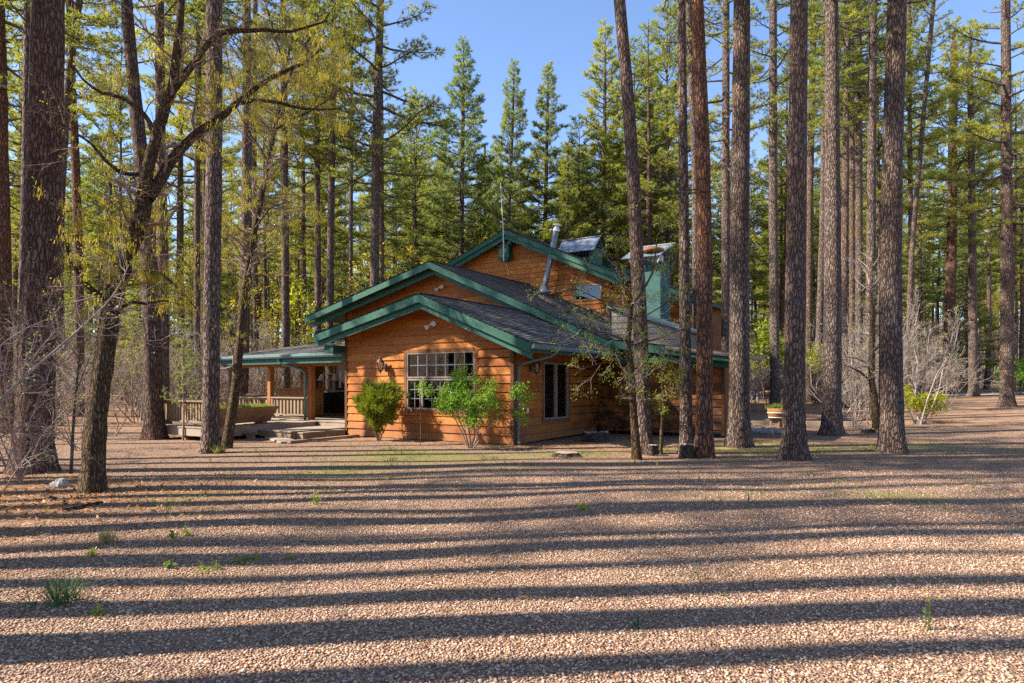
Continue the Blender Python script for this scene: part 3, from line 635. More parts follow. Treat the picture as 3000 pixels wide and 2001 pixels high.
def window(rect, fr, name, splits, parent=cabin, trim=0.10, grids=(), blinds=None):
    u0, u1, v0, v1 = rect
    w = MB(); t = trim
    for a in ((u0, u1, v1 - t, v1), (u0, u1, v0, v0 + t), (u0, u0 + t, v0 + t, v1 - t), (u1 - t, u1, v0 + t, v1 - t)): w.fbox(fr, *a, -0.05, 0.032)
    w = w.build(name, M['trim'], parent)
    g = MB(); pane = MB(); k = MB()
    for (a, b, c, d) in splits:
        s = 0.045
        for q in ((a, b, d - s, d), (a, b, c, c + s), (a, a + s, c + s, d - s), (b - s, b, c + s, d - s)): g.fbox(fr, *q, -0.06, 0.022)
        pane.face([fr[0] + fr[1] * u + fr[2] * v - fr[3] * 0.022 for u, v in ((a + s, c + s), (b - s, c + s), (b - s, d - s), (a + s, d - s))])
    g.build('sash', M['frame'], w); pane.build('pane', M['glass'], w)
    for (a, b, c, d, nu, nv) in grids:
        for i in range(1, nu): k.fbox(fr, a + (b - a) * i / nu - 0.013, a + (b - a) * i / nu + 0.013, c, d, -0.034, -0.027)
        for i in range(1, nv): k.fbox(fr, a, b, c + (d - c) * i / nv - 0.013, c + (d - c) * i / nv + 0.013, -0.036, -0.029)
    if grids: k.build('pane_grid', M['grid'], w)
    if blinds:
        a, b, c, d = blinds; bl = MB(); z = d
        while z > c:
            P, U, V, N = fr; bl.hexa([P + U * u + V * (z + dz) + N * n for dz in (0, 0.004) for u, n, in ((a, -0.16), (b, -0.16), (b, -0.13), (a, -0.13))]); z -= 0.055
        bl.build('blind', M['blind'], w)
    return w
fr = front(0)
wd = window(W1, fr, 'window', [(-3.74, -1.24, 1.80, 2.55), (-3.74, -3.19, 0.89, 1.78), (-3.17, -1.24, 0.89, 1.78)], grids=[(-3.69, -1.29, 1.85, 2.5, 7, 2), (-3.69, -3.24, 0.94, 1.73, 2, 3), (-3.12, -1.29, 0.94, 1.73, 6, 3)], blinds=(-3.66, -1.3, 1.85, 2.24))
m = MB(); P = fr[0] + fr[1] * -2.55 + fr[2] * 0.99 - fr[3] * 0.0; m.tube([P, P + Vector((0, -0.012, 0))], 0.035, 12); m.build('round_sticker', M['sticker'], wd)
window(W2, right(0), 'window', [(1.58, 2.30, 0.61, 2.25), (2.32, 3.04, 0.61, 2.25)])
window(W3, front(11.5), 'window', [(-4.25, -2.95, 5.33, 6.0)])
# porch room: dark glazed opening
fr3 = front(3.0)
pw = window(DR, fr3, 'porch_opening', [(-10.8, -10.2, 1.35, 2.45), (-10.2, -9.5, 1.35, 2.45)])
m = MB(); m.fbox(fr3, -11.2, -10.84, 0.45, 2.45, -0.06, -0.02); m.build('plank_panel', M['corner'], pw)
m = MB(); m.fbox(fr3, -10.8, -9.1, 0.44, 1.31, -0.06, -0.01); m.build('shade_painted_door', M['dark'], pw)  # door panel blackened, so the porch interior's shade sits in its colour
# porch roof with hip, gutter, posts
PE, PB = 2.60, 3.20
m = MB(); P = Vector((-13.2, -0.05, PE)); V = Vector((0, 3.25, PB - PE)); L = V.length; V.normalize(); N = VX.cross(V)
m.lap((P, VX, V, N), [(0, 0), (6.9, 0), (6.9, L), (0.55, L)], 0.14, 0.02, (), 0.004, 9)
m.face([(-13.2, -0.05, PE), (-12.65, 3.2, PB), (-13.2, 5.5, PE)], [(0, 0), (1.6, 2.4), (3.3, 0)])
pr = m.build('porch_roof', M['shingle'], cabin)
m = MB(); m.hexa([(-13.15, 0, PE - 0.16), (-6.31, 0, PE - 0.16), (-6.31, 3.2, PE - 0.12), (-13.15, 3.2, PE - 0.12), (-13.15, 0, PE - 0.008), (-6.31, 0, PE - 0.008), (-6.31, 3.2, PB - 0.06), (-12.6, 3.2, PB - 0.06)]); m.build('soffit', M['green_dark'], pr)
m = MB(); gutter(m, (-6.36, -0.10, PE - 0.02), (-13.2, -0.10, PE - 0.02), 0.075); m.build('gutter', M['gutter'], pr)
m = MB(); m.box(-13.2, -6.34, -0.04, 0.0, PE - 0.28, PE - 0.05); m.box(-13.24, -13.2, -0.04, 5, PE - 0.28, PE - 0.03); m.build('fascia', M['green'], pr)
m = MB(); m.box(-13.1, -6.34, 0.44, 0.58, PE - 0.36, PE - 0.17); m.build('porch_beam', M['post'], pr)
for x in (-13.0, -10.72, -8.55):
    m = MB(); m.box(x - 0.085, x + 0.085, 0.42, 0.60, 0.4, PE - 0.36); m.build('porch_post', M['post'], pr, 0.008)
m = MB(); m.tube([(-9.5, -0.10, 2.52), (-9.5, -0.10, 2.42), (-9.4, 0.0, 2.32), (-8.80, 0.30, 2.12), (-8.66, 0.33, 2.02), (-8.66, 0.33, 0.42)], 0.045, 8); m.build('downspout', M['gutter'], pr); m = MB(); m.tube([(-12.9, -0.10, 2.52), (-12.85, 0.0, 2.36), (-12.95, 0.36, 2.12), (-13.0, 0.38, 0.4)], 0.04, 8); m.build('downspout', M['gutter'], pr)
# grey weathered dormer box on the low slope
m = MB(); m.lap(front(4.9), [(0.6, 2.7), (2.81, 2.7), (2.81, 3.30), (0.6, 4.06)], 0.2, 0.02); d0 = m.build('dormer', M['grey_siding'], cabin)
m = MB(); m.box(0.7, 2.79, 4.95, 7.4, 2.5, 3.2); m.box(2.76, 2.85, 4.86, 4.98, 2.7, 3.26); m.build('dormer_side', M['grey_siding'], d0)
m = MB(); slab(m, 0.5, 4.16, 2.95, 3.33, 4.75, 7.5, 0.07); m.build('dormer_roof', M['gutter'], d0)
# stucco chimney with a corrugated rain cover
m = MB(); m.box(-0.15, 0.48, 9.5, 10.55, 2.9, 6.22); m.box(-0.19, 0.52, 9.46, 10.59, 6.22, 6.30); ch = m.build('chimney', M['stucco'], cabin)
m = MB(); m.box(0.0, 0.34, 9.8, 10.2, 6.30, 6.62); m.build('flue_block', M['white'], ch)
m = MB(); m.lathe((0.2, 9.5, 6.72), [(0.0, -0.03), (0.40, -0.05), (0.44, 0.02), (0.36, 0.09), (0.1, 0.13), (0.0, 0.13)], 18); m.build('rusty_cap', M['rust'], ch)
def corrugated(m, x0, x1, ye, ze, yr, zr, shift=0.0, n=40):
    for i in range(n):
        a, b = i / n, (i + 1) / n; fa, fb = 0.022 * math.sin(i * math.pi), 0.022
        za, zb = (0.025 if i % 2 else 0.0), (0.0 if i % 2 else 0.025)
        xa, xb = x0 + (x1 - x0) * a, x0 + (x1 - x0) * b
        m.face([(xa - shift, ye, ze + za), (xb - shift, ye, ze + zb), (xb, yr, zr + zb), (xa, yr, zr + za)])
m = MB(); corrugated(m, -0.75, 0.85, 9.1, 6.45, 9.95, 7.0, 0.25, 26); corrugated(m, -0.75, 0.85, 10.8, 6.45, 9.95, 7.0, 0.25, 26); m.build('rain_cover', M['corr'], ch)
m = MB()
for x in (-0.7, 0.62):
    for y in (9.2, 10.7): m.bar((x * 0.75, y, 6.2), (x, y, 6.5), 0.04, 0.04)
m.bar((-0.78, 9.95, 7.02), (0.88, 9.95, 7.02), 0.10, 0.03); m.build('cover_support', M['steel'], ch)
m = MB(); corrugated(m, -5.75, -3.75, 12.4, 7.70, 13.1, 8.42, 0, 30); corrugated(m, -5.75, -3.75, 13.8, 7.70, 13.1, 8.42, 0, 30); m.bar((-5.8, 13.1, 8.45), (-3.7, 13.1, 8.45), 0.12, 0.03); cc = m.build('corrugated_cover', M['corr'], cabin)
for q in ((-5.6, -5.45, 12.6, 13.6, 7.3, 7.9), (-4.1, -3.9, 12.6, 13.6, 6.9, 7.9)): m = MB(); m.box(*q); m.build('cover_curb', M['green'], cc)
# leaning steel flue
a, b = house_pt(1595, 842, (0, 1, 0), 11.1), house_pt(1630, 674, (0, 1, 0), 11.1)
m = MB(); m.tube([a, b], 0.125, 14)
for k in (0.0, 0.36, 0.62): m.tube([a.lerp(b, k), a.lerp(b, k + 0.012)], 0.136, 14)
fl = m.build('stove_flue', M['steel'], cabin); d = (b - a).normalized()
m = MB(); m.tube([b - d * 0.05, b + d * 0.05, b + d * 0.07, b + d * 0.2], [0.15, 0.15, 0.11, 0.11], 14); m.tube([b + d * 0.2, b + d * 0.23, b + d * 0.3], [0.19, 0.19, 0.06], 14); m.build('flue_cap', M['white'], fl)
m = MB(); m.lathe(tuple(a - Vector((0, 0, 0.12))), [(0.30, -0.1), (0.22, 0.08), (0.135, 0.2)], 14); m.build('flashing', M['steel'], fl)
m = MB(); m.tube([house_pt(1476, 765, (0, 1, 0), 10.8), house_pt(1474, 668, (0, 1, 0), 10.8), house_pt(1466, 535, (0, 1, 0), 10.8)], [0.022, 0.018, 0.010], 6)
m.tube([house_pt(1477, 700, (0, 1, 0), 10.8), house_pt(1476, 745, (0, 1, 0), 11.35), house_pt(1487, 785, (0, 1, 0), 11.4), house_pt(1492, 820, (0, 1, 0), 11.4)], 0.009, 5); m.build('antenna_mast', M['grid'], cabin)

# ------------------------------------------------------------------ things fixed to or standing by the cabin
def lantern(loc, rz, label):
    t = tag(empty('wall_lantern', loc, rz), label, 'lantern')
    m = MB(); m.box(-0.055, 0.055, -0.02, 0.0, -0.16, 0.05); m.tube([(0, -0.01, -0.05), (0, -0.10, -0.12), (0, -0.19, -0.16), (0, -0.2, -0.2)], 0.014, 6); m.build('wall_bracket', M['bronze'], t)
    m = MB(); c = (0, -0.2, 0)
    m.lathe(c, [(0.0, -0.27), (0.02, -0.25), (0.012, -0.23), (0.055, -0.19), (0.062, -0.17)], 8); m.lathe(c, [(0.125, 0.08), (0.115, 0.10), (0.07, 0.15), (0.045, 0.19), (0.05, 0.2), (0.02, 0.23), (0.025, 0.25), (0.006, 0.27), (0.0, 0.30)], 8)
    for k in range(6):
        a = k * math.pi / 3; m.bar((0.06 * math.cos(a), -0.2 + 0.06 * math.sin(a), -0.18), (0.115 * math.cos(a), -0.2 + 0.115 * math.sin(a), 0.09), 0.014, 0.014)
    m.build('lantern_cage', M['bronze'], t)
    m = MB(); m.lathe(c, [(0.056, -0.17), (0.108, 0.08)], 6); m.build('lantern_glass', M['lampglass'], t)
    m = MB(); m.lathe(c, [(0.012, -0.15), (0.012, -0.05), (0.03, 0.0), (0.0, 0.045)], 8); m.build('bulb', M['white'], t)
p = hw(-4.6, -0.03, 2.2); lantern(p, -TH, 'bronze wall lantern in the sun left of the big grid window')
p = hw(0.03, 0.85, 2.12); lantern(p, -TH + math.pi / 2, 'black wall lantern in the shade beside the narrow side window')
def flood(loc, label):
    t = tag(empty('flood_light', loc, -TH), label, 'flood light')
    m = MB(); m.tube([(0, 0, 0), (0, -0.03, 0)], 0.06, 12); m.build('mount_plate', M['white'], t)
    for s in (-1, 1):
        m = MB(); d = Vector((s * 0.6, -0.6, -0.35 + 0.25 * s)).normalized(); p0 = Vector((s * 0.02, -0.03, 0)); m.tube([p0, p0 + d * 0.07, p0 + d * 0.09, p0 + d * 0.15, p0 + d * 0.21], [0.02, 0.02, 0.045, 0.05, 0.075], 12); m.build('lamp_head', M['white'], t)
flood(hw(-2.72, -0.04, 3.36), 'twin white flood light under the front gable peak')
flood(hw(-6.75, 5.26, 5.38), 'twin white flood light under the second gable behind')
m = MB(); p = hw(0.035, 0.62, 0.86); q = hw(0.035, 0.70, 0.98)
t = tag(empty('outlet_box', hw(0.02, 0.66, 0.9), -TH + math.pi / 2), 'small pale outlet box low on the shaded side wall', 'outlet')
m = MB(); m.box(-0.04, 0.04, -0.04, 0.0, -0.06, 0.06); m.build('box_body', M['grid'], t, 0.006); m = MB(); m.box(-0.03, 0.03, -0.05, -0.042, -0.045, 0.045); m.build('cover_flap', M['grid'], t, 0.003)
t = tag(empty('pendant_lamp', hw(-9.4, 2.0, 2.4), -TH), 'white three shade pendant lamp hanging in the dark porch', 'pendant lamp')
m = MB(); m.tube([(0, 0, 0.15), (0, 0, -0.35)], 0.012, 6); m.tube([(-0.36, 0, -0.42), (0, 0, -0.36), (0.36, 0, -0.42)], 0.014, 6); m.lathe((0, 0, -0.3), [(0.02, 0.16), (0.06, 0.1), (0.05, 0), (0.02, -0.06)], 10); m.build('stem', M['white'], t)
for x in (-0.36, 0.36):
    m = MB(); m.lathe((x, 0, -0.62), [(0.03, 0.22), (0.05, 0.16), (0.10, 0.09), (0.19, 0.0)], 16); m.build('lamp_shade', M['white'], t)
# cabinet on the porch
t = tag(empty('wood_cabinet', hw(-10.85, 2.0, 0.42), -TH), 'orange wood cabinet standing on the porch behind the railing', 'cabinet')
m = MB(); m.box(-0.9, 0.85, -0.3, 0.3, 0.08, 1.0); m.build('case', M['cabinet'], t); m = MB(); m.box(-0.98, 0.92, -0.36, 0.32, 1.0, 1.06); m.build('cabinet_top', M['post'], t)
m = MB(); m.box(-0.94, 0.88, -0.335, -0.305, 0.80, 0.98); m.build('drawer_front', M['post'], t)
for x in (-0.86, 0.80):
    m = MB(); m.box(x - 0.05, x + 0.05, -0.33, -0.23, 0, 0.8); m.build('leg', M['cabinet'], t)

# deck, steps, railings, planter
dk = tag(empty('wood_deck', hw(-9, 0, 0), 0), 'weathered grey board deck in front of the porch left of the cabin', 'deck'); dk.rotation_euler = (0, 0, -TH)
def dl(x, y): return x + 9, y
def boards(m, x0, x1, y0, y1, z, along='x', w=0.14, th=0.035):
    if along == 'x':
        y = y0
        while y < y1 - 0.02: m.box(x0 + random.uniform(-.02, .02), x1 + random.uniform(-.02, .02), y, min(y + w - 0.008, y1), z - th, z + random.uniform(-.003, .003)); y += w
    else:
        x = x0
        while x < x1 - 0.02: m.box(x, min(x + w - 0.008, x1), y0 + random.uniform(-.02, .02), y1 + random.uniform(-.02, .02), z - th, z + random.uniform(-.003, .003)); x += w
random.seed(4)
m = MB(); boards(m, -4.1, 2.66, 0.2, 3.0, 0.42); boards(m, -1.3, 1.15, -3.85, 0.19, 0.40); m.build('deck_boards', M['deck'], dk)
m = MB(); m.box(-1.28, 1.13, -3.83, -3.79, 0.14, 0.36); m.box(1.09, 1.13, -3.78, 0.1, 0.10, 0.36); m.box(-1.28, -1.24, -3.78, 0.1, 0.14, 0.36); m.box(-4.05, 2.62, 0.22, 0.26, 0.16, 0.38); m.build('rim_board', M['deck'], dk)
m = MB()
for x, y in ((-1.2, -3.7), (1.0, -3.7), (0.0, -3.7), (-1.2, -1.5), (1.0, -1.5), (2.5, 0.4)): m.box(x - 0.06, x + 0.06, y - 0.06, y + 0.06, -0.1, 0.36)
m.build('deck_post', M['rail'], dk)
m = MB(); boards(m, 0.2, 2.66, -2.1, 0.18, 0.255, 'y', 0.15); m.build('lower_platform', M['deck'], dk)
m = MB(); m.box(0.25, 2.60, -2.06, -2.02, 0.06, 0.215); m.box(2.58, 2.62, -2.0, 0.1, 0.02, 0.215); m.box(0.22, 0.27, -2.0, 0.0, 0.0, 0.215); m.build('platform_rim', M['rail'], dk)
t = tag(empty('step_box', hw(-6.75, -1.15, 0), -TH), 'low wooden step box at the foot of the deck by the cabin corner', 'step')
m = MB(); boards(m, -0.55, 0.68, -0.75, 0.92, 0.215, 'x', 0.15); m.build('step_tread', M['deck'], t); m = MB(); m.box(-0.53, 0.66, -0.73, -0.69, 0, 0.175); m.box(0.62, 0.66, -0.68, 0.9, 0, 0.175); m.box(-0.53, -0.49, -0.68, 0.9, 0, 0.175); m.build('step_side', M['rail'], t)
t = tag(empty('loose_plank', (0, 0, 0)), 'long loose plank lying on the gravel before the step box', 'plank')
a, b = Vector((*spot(845, 1300), 0.05)), Vector((*spot(1048, 1281), 0.05)); m = MB(); m.bar(a, b, 0.16, 0.06); m.build('board', M['rail'], t)
t = tag(empty('loose_plank', (0, 0, 0)), 'wide weathered plank lying flat left of the step box', 'plank')
a, b = Vector((*spot(800, 1284), 0.03)), Vector((*spot(850, 1299), 0.03)); m = MB(); m.bar(a, b, 0.5, 0.05); m.build('board', M['deck'], t)
t = tag(empty('low_bench', hw(-8.3, -2.5, 0), -TH), 'low brown plank bench under the deck edge behind the oak', 'bench')
m = MB(); m.box(-0.55, 0.75, -0.16, 0.16, 0.16, 0.2); m.build('seat', M['rail'], t)
for x in (-0.45, 0.65):
    m = MB(); m.box(x - 0.04, x + 0.04, -0.13, 0.13, 0, 0.16); m.build('leg', M['rail'], t)

def railing(x0, y0, x1, y1, z, label, h=0.76, n=16, posts=(0, 1), wide=0.09, toe=0.12):
    p, q = hw(x0, y0, z), hw(x1, y1, z); d = q - p; L = d.length; rz = math.atan2(d.y, d.x)
    t = tag(empty('deck_railing', p, rz), label, 'railing')
    m = MB(); m.box(-0.06, L + 0.06, -0.075, 0.075, h - 0.045, h); m.build('top_rail', M['rail'], t); m = MB(); m.box(0, L, -0.045, 0.045, toe, toe + 0.05); m.build('bottom_rail', M['rail'], t)
    for k in range(n):
        x = L * (k + 0.5) / n; m = MB(); m.box(x - wide / 2, x + wide / 2, -0.02, 0.02, toe + 0.05, h - 0.045); m.build('baluster', M['rail'], t)
    for s in posts:
        m = MB(); m.box(s * L - 0.055, s * L + 0.055, -0.055, 0.055, 0, h - 0.045); m.build('post', M['rail'], t)
railing(-10.15, -3.75, -7.75, -3.75, 0.40, 'grey slat railing along the front edge of the deck behind the sapling', n=17, wide=0.075)
railing(-10.2, -3.6, -10.2, -0.2, 0.40, 'railing down the far side of the deck behind the planter', n=18, wide=0.075, posts=(1,))
railing(-10.6, 0.5, -8.75, 0.5, 0.42, 'short slat railing between the two porch posts beside the downspout', h=0.76, n=10, posts=(0,))
railing(-12.9, 0.5, -10.85, 0.5, 0.42, 'porch railing with a dark log resting along its top', n=12, posts=(0,))
railing(-15.3, 0.2, -13.4, 0.2, 0.30, 'end of the deck railing seen left of the red trunk', n=6, posts=(0, 1))
t = tag(empty('dark_log', hw(-12.2, 0.42, 1.23), -TH), 'dark bare log lying on top of the porch railing', 'log')
m = MB(); m.tube([(-0.6, 0, 0.0), (0, 0.02, 0.02), (0.7, 0, 0.0), (1.3, -0.01, 0.03)], [0.05, 0.06, 0.055, 0.04], 9); m.build('bark', M['stump'], t); m = MB(); m.tube([(1.3, -0.01, 0.03), (1.306, -0.01, 0.03)], 0.038, 9); m.build('cut_end', M['cutwood'], t)
# boat shaped planter of three boards
t = tag(empty('planter_box', hw(-8.3, -2.35, 0.42), -TH + math.radians(108)), 'long flared planter of three weathered boards full of green sprouts', 'planter')
m = MB()
for k in range(3):
    z0, z1 = 0.04 + k * 0.16, 0.04 + (k + 1) * 0.16 - 0.005; o0, o1 = 0.20 + 0.07 * k, 0.20 + 0.07 * (k + 1) - 0.012; l0, l1 = 1.12 + 0.07 * k, 1.12 + 0.07 * (k + 1) - 0.01
    for s in (-1, 1): m.hexa([(-l0, s * o0, z0), (l0, s * o0, z0), (l0, s * (o0 - 0.03), z0), (-l0, s * (o0 - 0.03), z0), (-l1, s * o1, z1), (l1, s * o1, z1), (l1, s * (o1 - 0.03), z1), (-l1, s * (o1 - 0.03), z1)])
    for s in (-1, 1): m.hexa([(s * l0, -o0 + 0.03, z0), (s * l0, o0 - 0.03, z0), (s * (l0 - 0.03), o0 - 0.03, z0), (s * (l0 - 0.03), -o0 + 0.03, z0), (s * l1, -o1 + 0.03, z1), (s * l1, o1 - 0.03, z1), (s * (l1 - 0.03), o1 - 0.03, z1), (s * (l1 - 0.03), -o1 + 0.03, z1)])
m.build('planter_boards', M['planter'], t); m = MB(); m.box(-1.24, 1.24, -0.33, 0.33, 0.40, 0.45); m.build('soil', M['soil'], t)
m = MB()
for x in (-0.9, 0.9): m.box(x - 0.1, x + 0.1, -0.18, 0.18, -0.06, 0.04)
m.build('foot_block', M['deck'], t)
rq = np.random.default_rng(5); P = np.stack([rq.uniform(-1.2, 1.2, 260), rq.uniform(-0.3, 0.3, 260), np.full(260, 0.45)], -1)
nm = NM(); needles(nm, rq, P, np.tile([0, 0, 1.0], (260, 1)), np.full(260, 0.17), 9, 0.012, 0, 0.7); pl = link('sprouts', nm.mesh('sprouts', [M['weed']]), t)
# iron shepherd hook before the window
x, y = spot(1232, 1306); t = tag(empty('shepherd_hook', (x, y, 0), -TH), 'thin black iron shepherd hook standing before the big window', 'garden hook')
m = MB(); m.tube([(0, 0, 0), (0, 0, 1.30)] + [(-0.15 + 0.15 * math.cos(a), 0, 1.30 + 0.15 * math.sin(a)) for a in np.linspace(0.2, math.pi + 0.3, 10)] + [(-0.33, 0, 1.22), (-0.36, 0, 1.25)], 0.009, 6); m.lathe((0, 0, 0.66), [(0.0, -0.05), (0.022, 0), (0.0, 0.05)], 6); m.build('pole', M['black'], t)
m = MB(); m.tube([(-0.33, 0, 1.21), (-0.40, 0, 0.9), (-0.40, 0, 0.70)], 0.007, 5); m.tube([(-0.33, 0, 1.21), (-0.26, 0, 0.9)], 0.007, 5); m.tube([(-0.42, 0, 0.88), (-0.24, 0, 0.88)], 0.007, 5); m.build('hanging_frame', M['black'], t)
# ------------------------------------------------------------------ pines
def crown_mesh(seed, Hc, R, nl, shape, tw=1.0, nmat='needle', K=16, nlen=0.2, droop=0.0, bare=0.0):
    rng = np.random.default_rng(seed); nm = NM(); s0, s1, r0, r1 = [], [], [], []; TP, TD, TL = [], [], []
    az = rng.uniform(0, 6.28)
    for i in range(nl):
        t = (i + rng.uniform(0, 0.9)) / nl; z = t * Hc * 0.985; az += 2.4 + rng.normal(0, 0.5)
        if shape == 'cone': prof = (1 - t) ** 0.8 * 0.95 + 0.07
        elif shape == 'round': prof = (min(1, 0.45 + t * 2.2)) * (1 - t ** 2.6) ** 0.75 + 0.05
        else: prof = (min(1, 0.55 + t * 1.6)) * (1 - t ** 1.7) ** 0.85 + 0.06
        Ln = R * prof * rng.uniform(0.55, 1.15); el = -0.30 - droop + 1.05 * t + rng.normal(0, 0.16)
        d = np.array([math.cos(az) * math.cos(el), math.sin(az) * math.cos(el), math.sin(el)]); p = np.array([0, 0, z]); n = 5; q = [p]; dirs = []
        for k in range(n):
            d = unit(d + np.array([0, 0, 0.09]) + rng.standard_normal(3) * 0.10); p = p + d * Ln / n; q.append(p); dirs.append(d)
        rb = 0.018 + 0.016 * Ln
        for k in range(n):
            s0.append(q[k]); s1.append(q[k + 1]); r0.append(rb * (1 - 0.8 * k / n)); r1.append(rb * (1 - 0.8 * (k + 1) / n))
        TP.append(q[-1]); TD.append(d); TL.append(nlen)
        if rng.uniform() < bare * (1 - t): continue
        nt = max(3, int(Ln * 8.5 * tw))
        for j in range(nt):
            x = (0.25 + 0.73 * (j + rng.uniform(0, 1)) / nt) * n; k = min(int(x), n - 1); pos = q[k] + (q[k + 1] - q[k]) * (x - k)
            sd = unit(np.cross(dirs[k], [0, 0, 1.0])) * (1 if j % 2 else -1); td = unit(dirs[k] * 0.75 + sd * rng.uniform(0.5, 1.1) + np.array([0, 0, rng.uniform(-0.15, 0.5)]))
            tl = (0.22 + 0.30 * Ln * (1.05 - x / n)) * rng.uniform(0.6, 1.2); e = pos + td * tl
            s0.append(pos); s1.append(e); r0.append(0.012); r1.append(0.005); TP.append(e); TD.append(td + np.array([0, 0, 0.25])); TL.append(nlen)
            m = int(tl / 0.21)
            for b in range(m):
                pb = pos + td * tl * (b + 0.6) / (m + 0.6); sb = unit(np.cross(td, [0, 0, 1.0])) * (1 if b % 2 else -1); eb = pb + unit(td + sb * 0.9 + np.array([0, 0, rng.uniform(-.1, .5)])) * rng.uniform(0.12, 0.26)
                s0.append(pb); s1.append(eb); r0.append(0.007); r1.append(0.004); TP.append(eb); TD.append(unit(eb - pb) + np.array([0, 0, 0.3])); TL.append(nlen)
    np_segs(nm, s0, s1, np.array(r0), np.array(r1), 4, 0)
    needles(nm, rng, np.array(TP), unit(np.array(TD)), np.array(TL) * rng.uniform(0.7, 1.05, len(TL)), int(K * 1.25), 0.0125, 1, 0.95)
    return nm.mesh('crown', [M['limb'], M[nmat]])

CR = {}
CR['near1'] = crown_mesh(21, 13, 3.1, 46, 'open', 0.85, 'needle', 15, 0.21, 0.05, 0.25)
CR['near2'] = crown_mesh(22, 13, 2.7, 44, 'open', 0.85, 'needle', 15, 0.21, 0.15, 0.3)
CR['thin'] = crown_mesh(23, 13, 2.0, 42, 'open', 0.8, 'needle', 14, 0.2, 0.05, 0.2)
CR['cone1'] = crown_mesh(24, 14, 2.5, 74, 'cone', 1.05, 'needle', 16, 0.2)
CR['cone2'] = crown_mesh(25, 14, 2.1, 74, 'cone', 1.05, 'needle_blue', 16, 0.2)
CR['round1'] = crown_mesh(26, 13, 2.6, 62, 'round', 1.0, 'needle', 16, 0.21)
CR['round2'] = crown_mesh(27, 13, 2.3, 58, 'round', 1.0, 'needle', 16, 0.21, 0.1)
CR['sky1'] = crown_mesh(30, 14, 2.75, 96, 'cone', 1.25, 'needle_blue', 18, 0.23)
CR['sky2'] = crown_mesh(32, 14, 2.6, 96, 'cone', 1.25, 'needle', 18, 0.23)
CR['blue1'] = crown_mesh(28, 13, 2.6, 58, 'round', 0.95, 'needle_blue', 16, 0.2)
CR['long1'] = crown_mesh(29, 17, 2.4, 72, 'cone', 0.9, 'needle', 15, 0.2, 0.05, 0.1)
CH = {'sky1': 14, 'sky2': 14, 'cone1': 14, 'cone2': 14, 'long1': 17}

def trunk_mesh(pts, rad, mat, seed, n=18, flare=0.35, noise=0.018, stubs=0):
    rng = np.random.default_rng(seed); nm = NM(); pts = np.asarray(pts, float); rad = np.asarray(rad, float)
    s = np.concatenate([[0], np.cumsum(np.linalg.norm(np.diff(pts, axis=0), axis=1))]); u = np.concatenate([np.linspace(0, 1.6, 9), np.linspace(1.6, s[-1], 34)[1:]])
    P = np.stack([np.interp(u, s, pts[:, k]) for k in range(3)], -1); R = np.interp(u, s, rad)
    k = np.ones(5) / 5
    for c in (0, 1):
        x = np.pad(P[:, c], 2, mode='edge'); x[:2] = 2 * P[0, c] - P[2:0:-1, c]; x[-2:] = 2 * P[-1, c] - P[-2:-4:-1, c]; P[:, c] = np.convolve(x, k, 'valid')
    np_tube(nm, P, R, n, 0, noise, rng, flare)
    segs = []
    for j in range(stubs):
        i = rng.integers(10, len(u) - 2)
        if P[i, 2] > 13: continue
        a = rng.uniform(0, 6.28); d = np.array([math.cos(a), math.sin(a), rng.uniform(-0.3, 0.5)])
        grow(rng, P[i] + d * R[i] * 0.5, d, rng.choice([0.25, 0.5, 1.0, 1.7]) * rng.uniform(0.7, 1.2), rng.uniform(0.010, 0.02), 1, segs, [], (3,), 0.28, -0.02, (0.25, 0.5), 0.7, 0.4)
    if segs: segs_to(nm, segs, 1, 4)
    return nm.mesh('trunk', [mat, M['twig_dark']])

def pine(path, w0, w1, label, mat='bark_pine', d=None, crown='near1', zc=11.0, H=24.0, cs=1.0, group=None, stubs=14, flare=0.5, cz=None):
    (px, py) = path[0]
    if d is None: x, d = spot(px, py)
    else:
        x = (px - 1500) / F * d; py = HY - (gz(x, d) - CAMH) / d * F; path = [(px, py)] + list(path[1:])
    P = [at(a, b, d) for a, b in path]; P[0][2] = gz(x, d) - 0.06
    dirv = P[-1] - P[-2]; dirv = dirv / max(dirv[2], 0.1)
    ztop = P[-1][2]; r0, r1 = w0 / 2 / F * d, w1 / 2 / F * d; z0 = P[0][2]
    if ztop < H:
        e = P[-1] + dirv * (H - ztop) * np.array([0.6, 0.6, 1]); P.append(e)
    P = np.array(P); rad = []
    for p in P:
        if p[2] <= ztop + 0.01: rad.append(r0 + (r1 - r0) * (p[2] - z0) / max(ztop - z0, 0.1))
        else: rad.append(0.02)
    rad[0] *= 1.0
    t = empty('pine_tree', tuple(P[0])); tag(t, label, 'pine tree', group)
    seed = int(px * 7 + d * 13) % 100000
    link('trunk', trunk_mesh(P - P[0], rad, M[mat], seed, 18, flare, 0.02, stubs), t)
    c = link('crown', CR[crown], t); i = np.interp(zc, P[:, 2], np.arange(len(P))); k = min(int(i), len(P) - 2); pc = P[k] + (P[k + 1] - P[k]) * (i - k)
    c.location = tuple(pc - P[0]); ax = Vector(tuple(P[-1] - pc)).normalized(); q = VZ.rotation_difference(ax); c.rotation_mode = 'QUATERNION'
    c.rotation_quaternion = q @ Matrix.Rotation(seed * 0.37, 3, 'Z').to_quaternion(); hz = (H - zc) / CH.get(crown, 13); c.scale = (cs, cs, hz)
    TREES.append((float(P[0][0]), float(P[0][1]))); return t
TREES = []
G = 'large pines standing round the cabin'
pine([(94, 1384), (113, 800), (131, 500), (140, 0)], 98, 84, 'massive dark pine trunk at the far left behind the bare twigs', 'bark_red', zc=11.5, H=27, cs=1.25, group=G, stubs=8)
pine([(62, 1300), (80, 400), (84, 0)], 30, 24, 'slimmer pine half hidden just left behind the massive trunk', 'bark_pine', 18, zc=11, H=24, group=G)
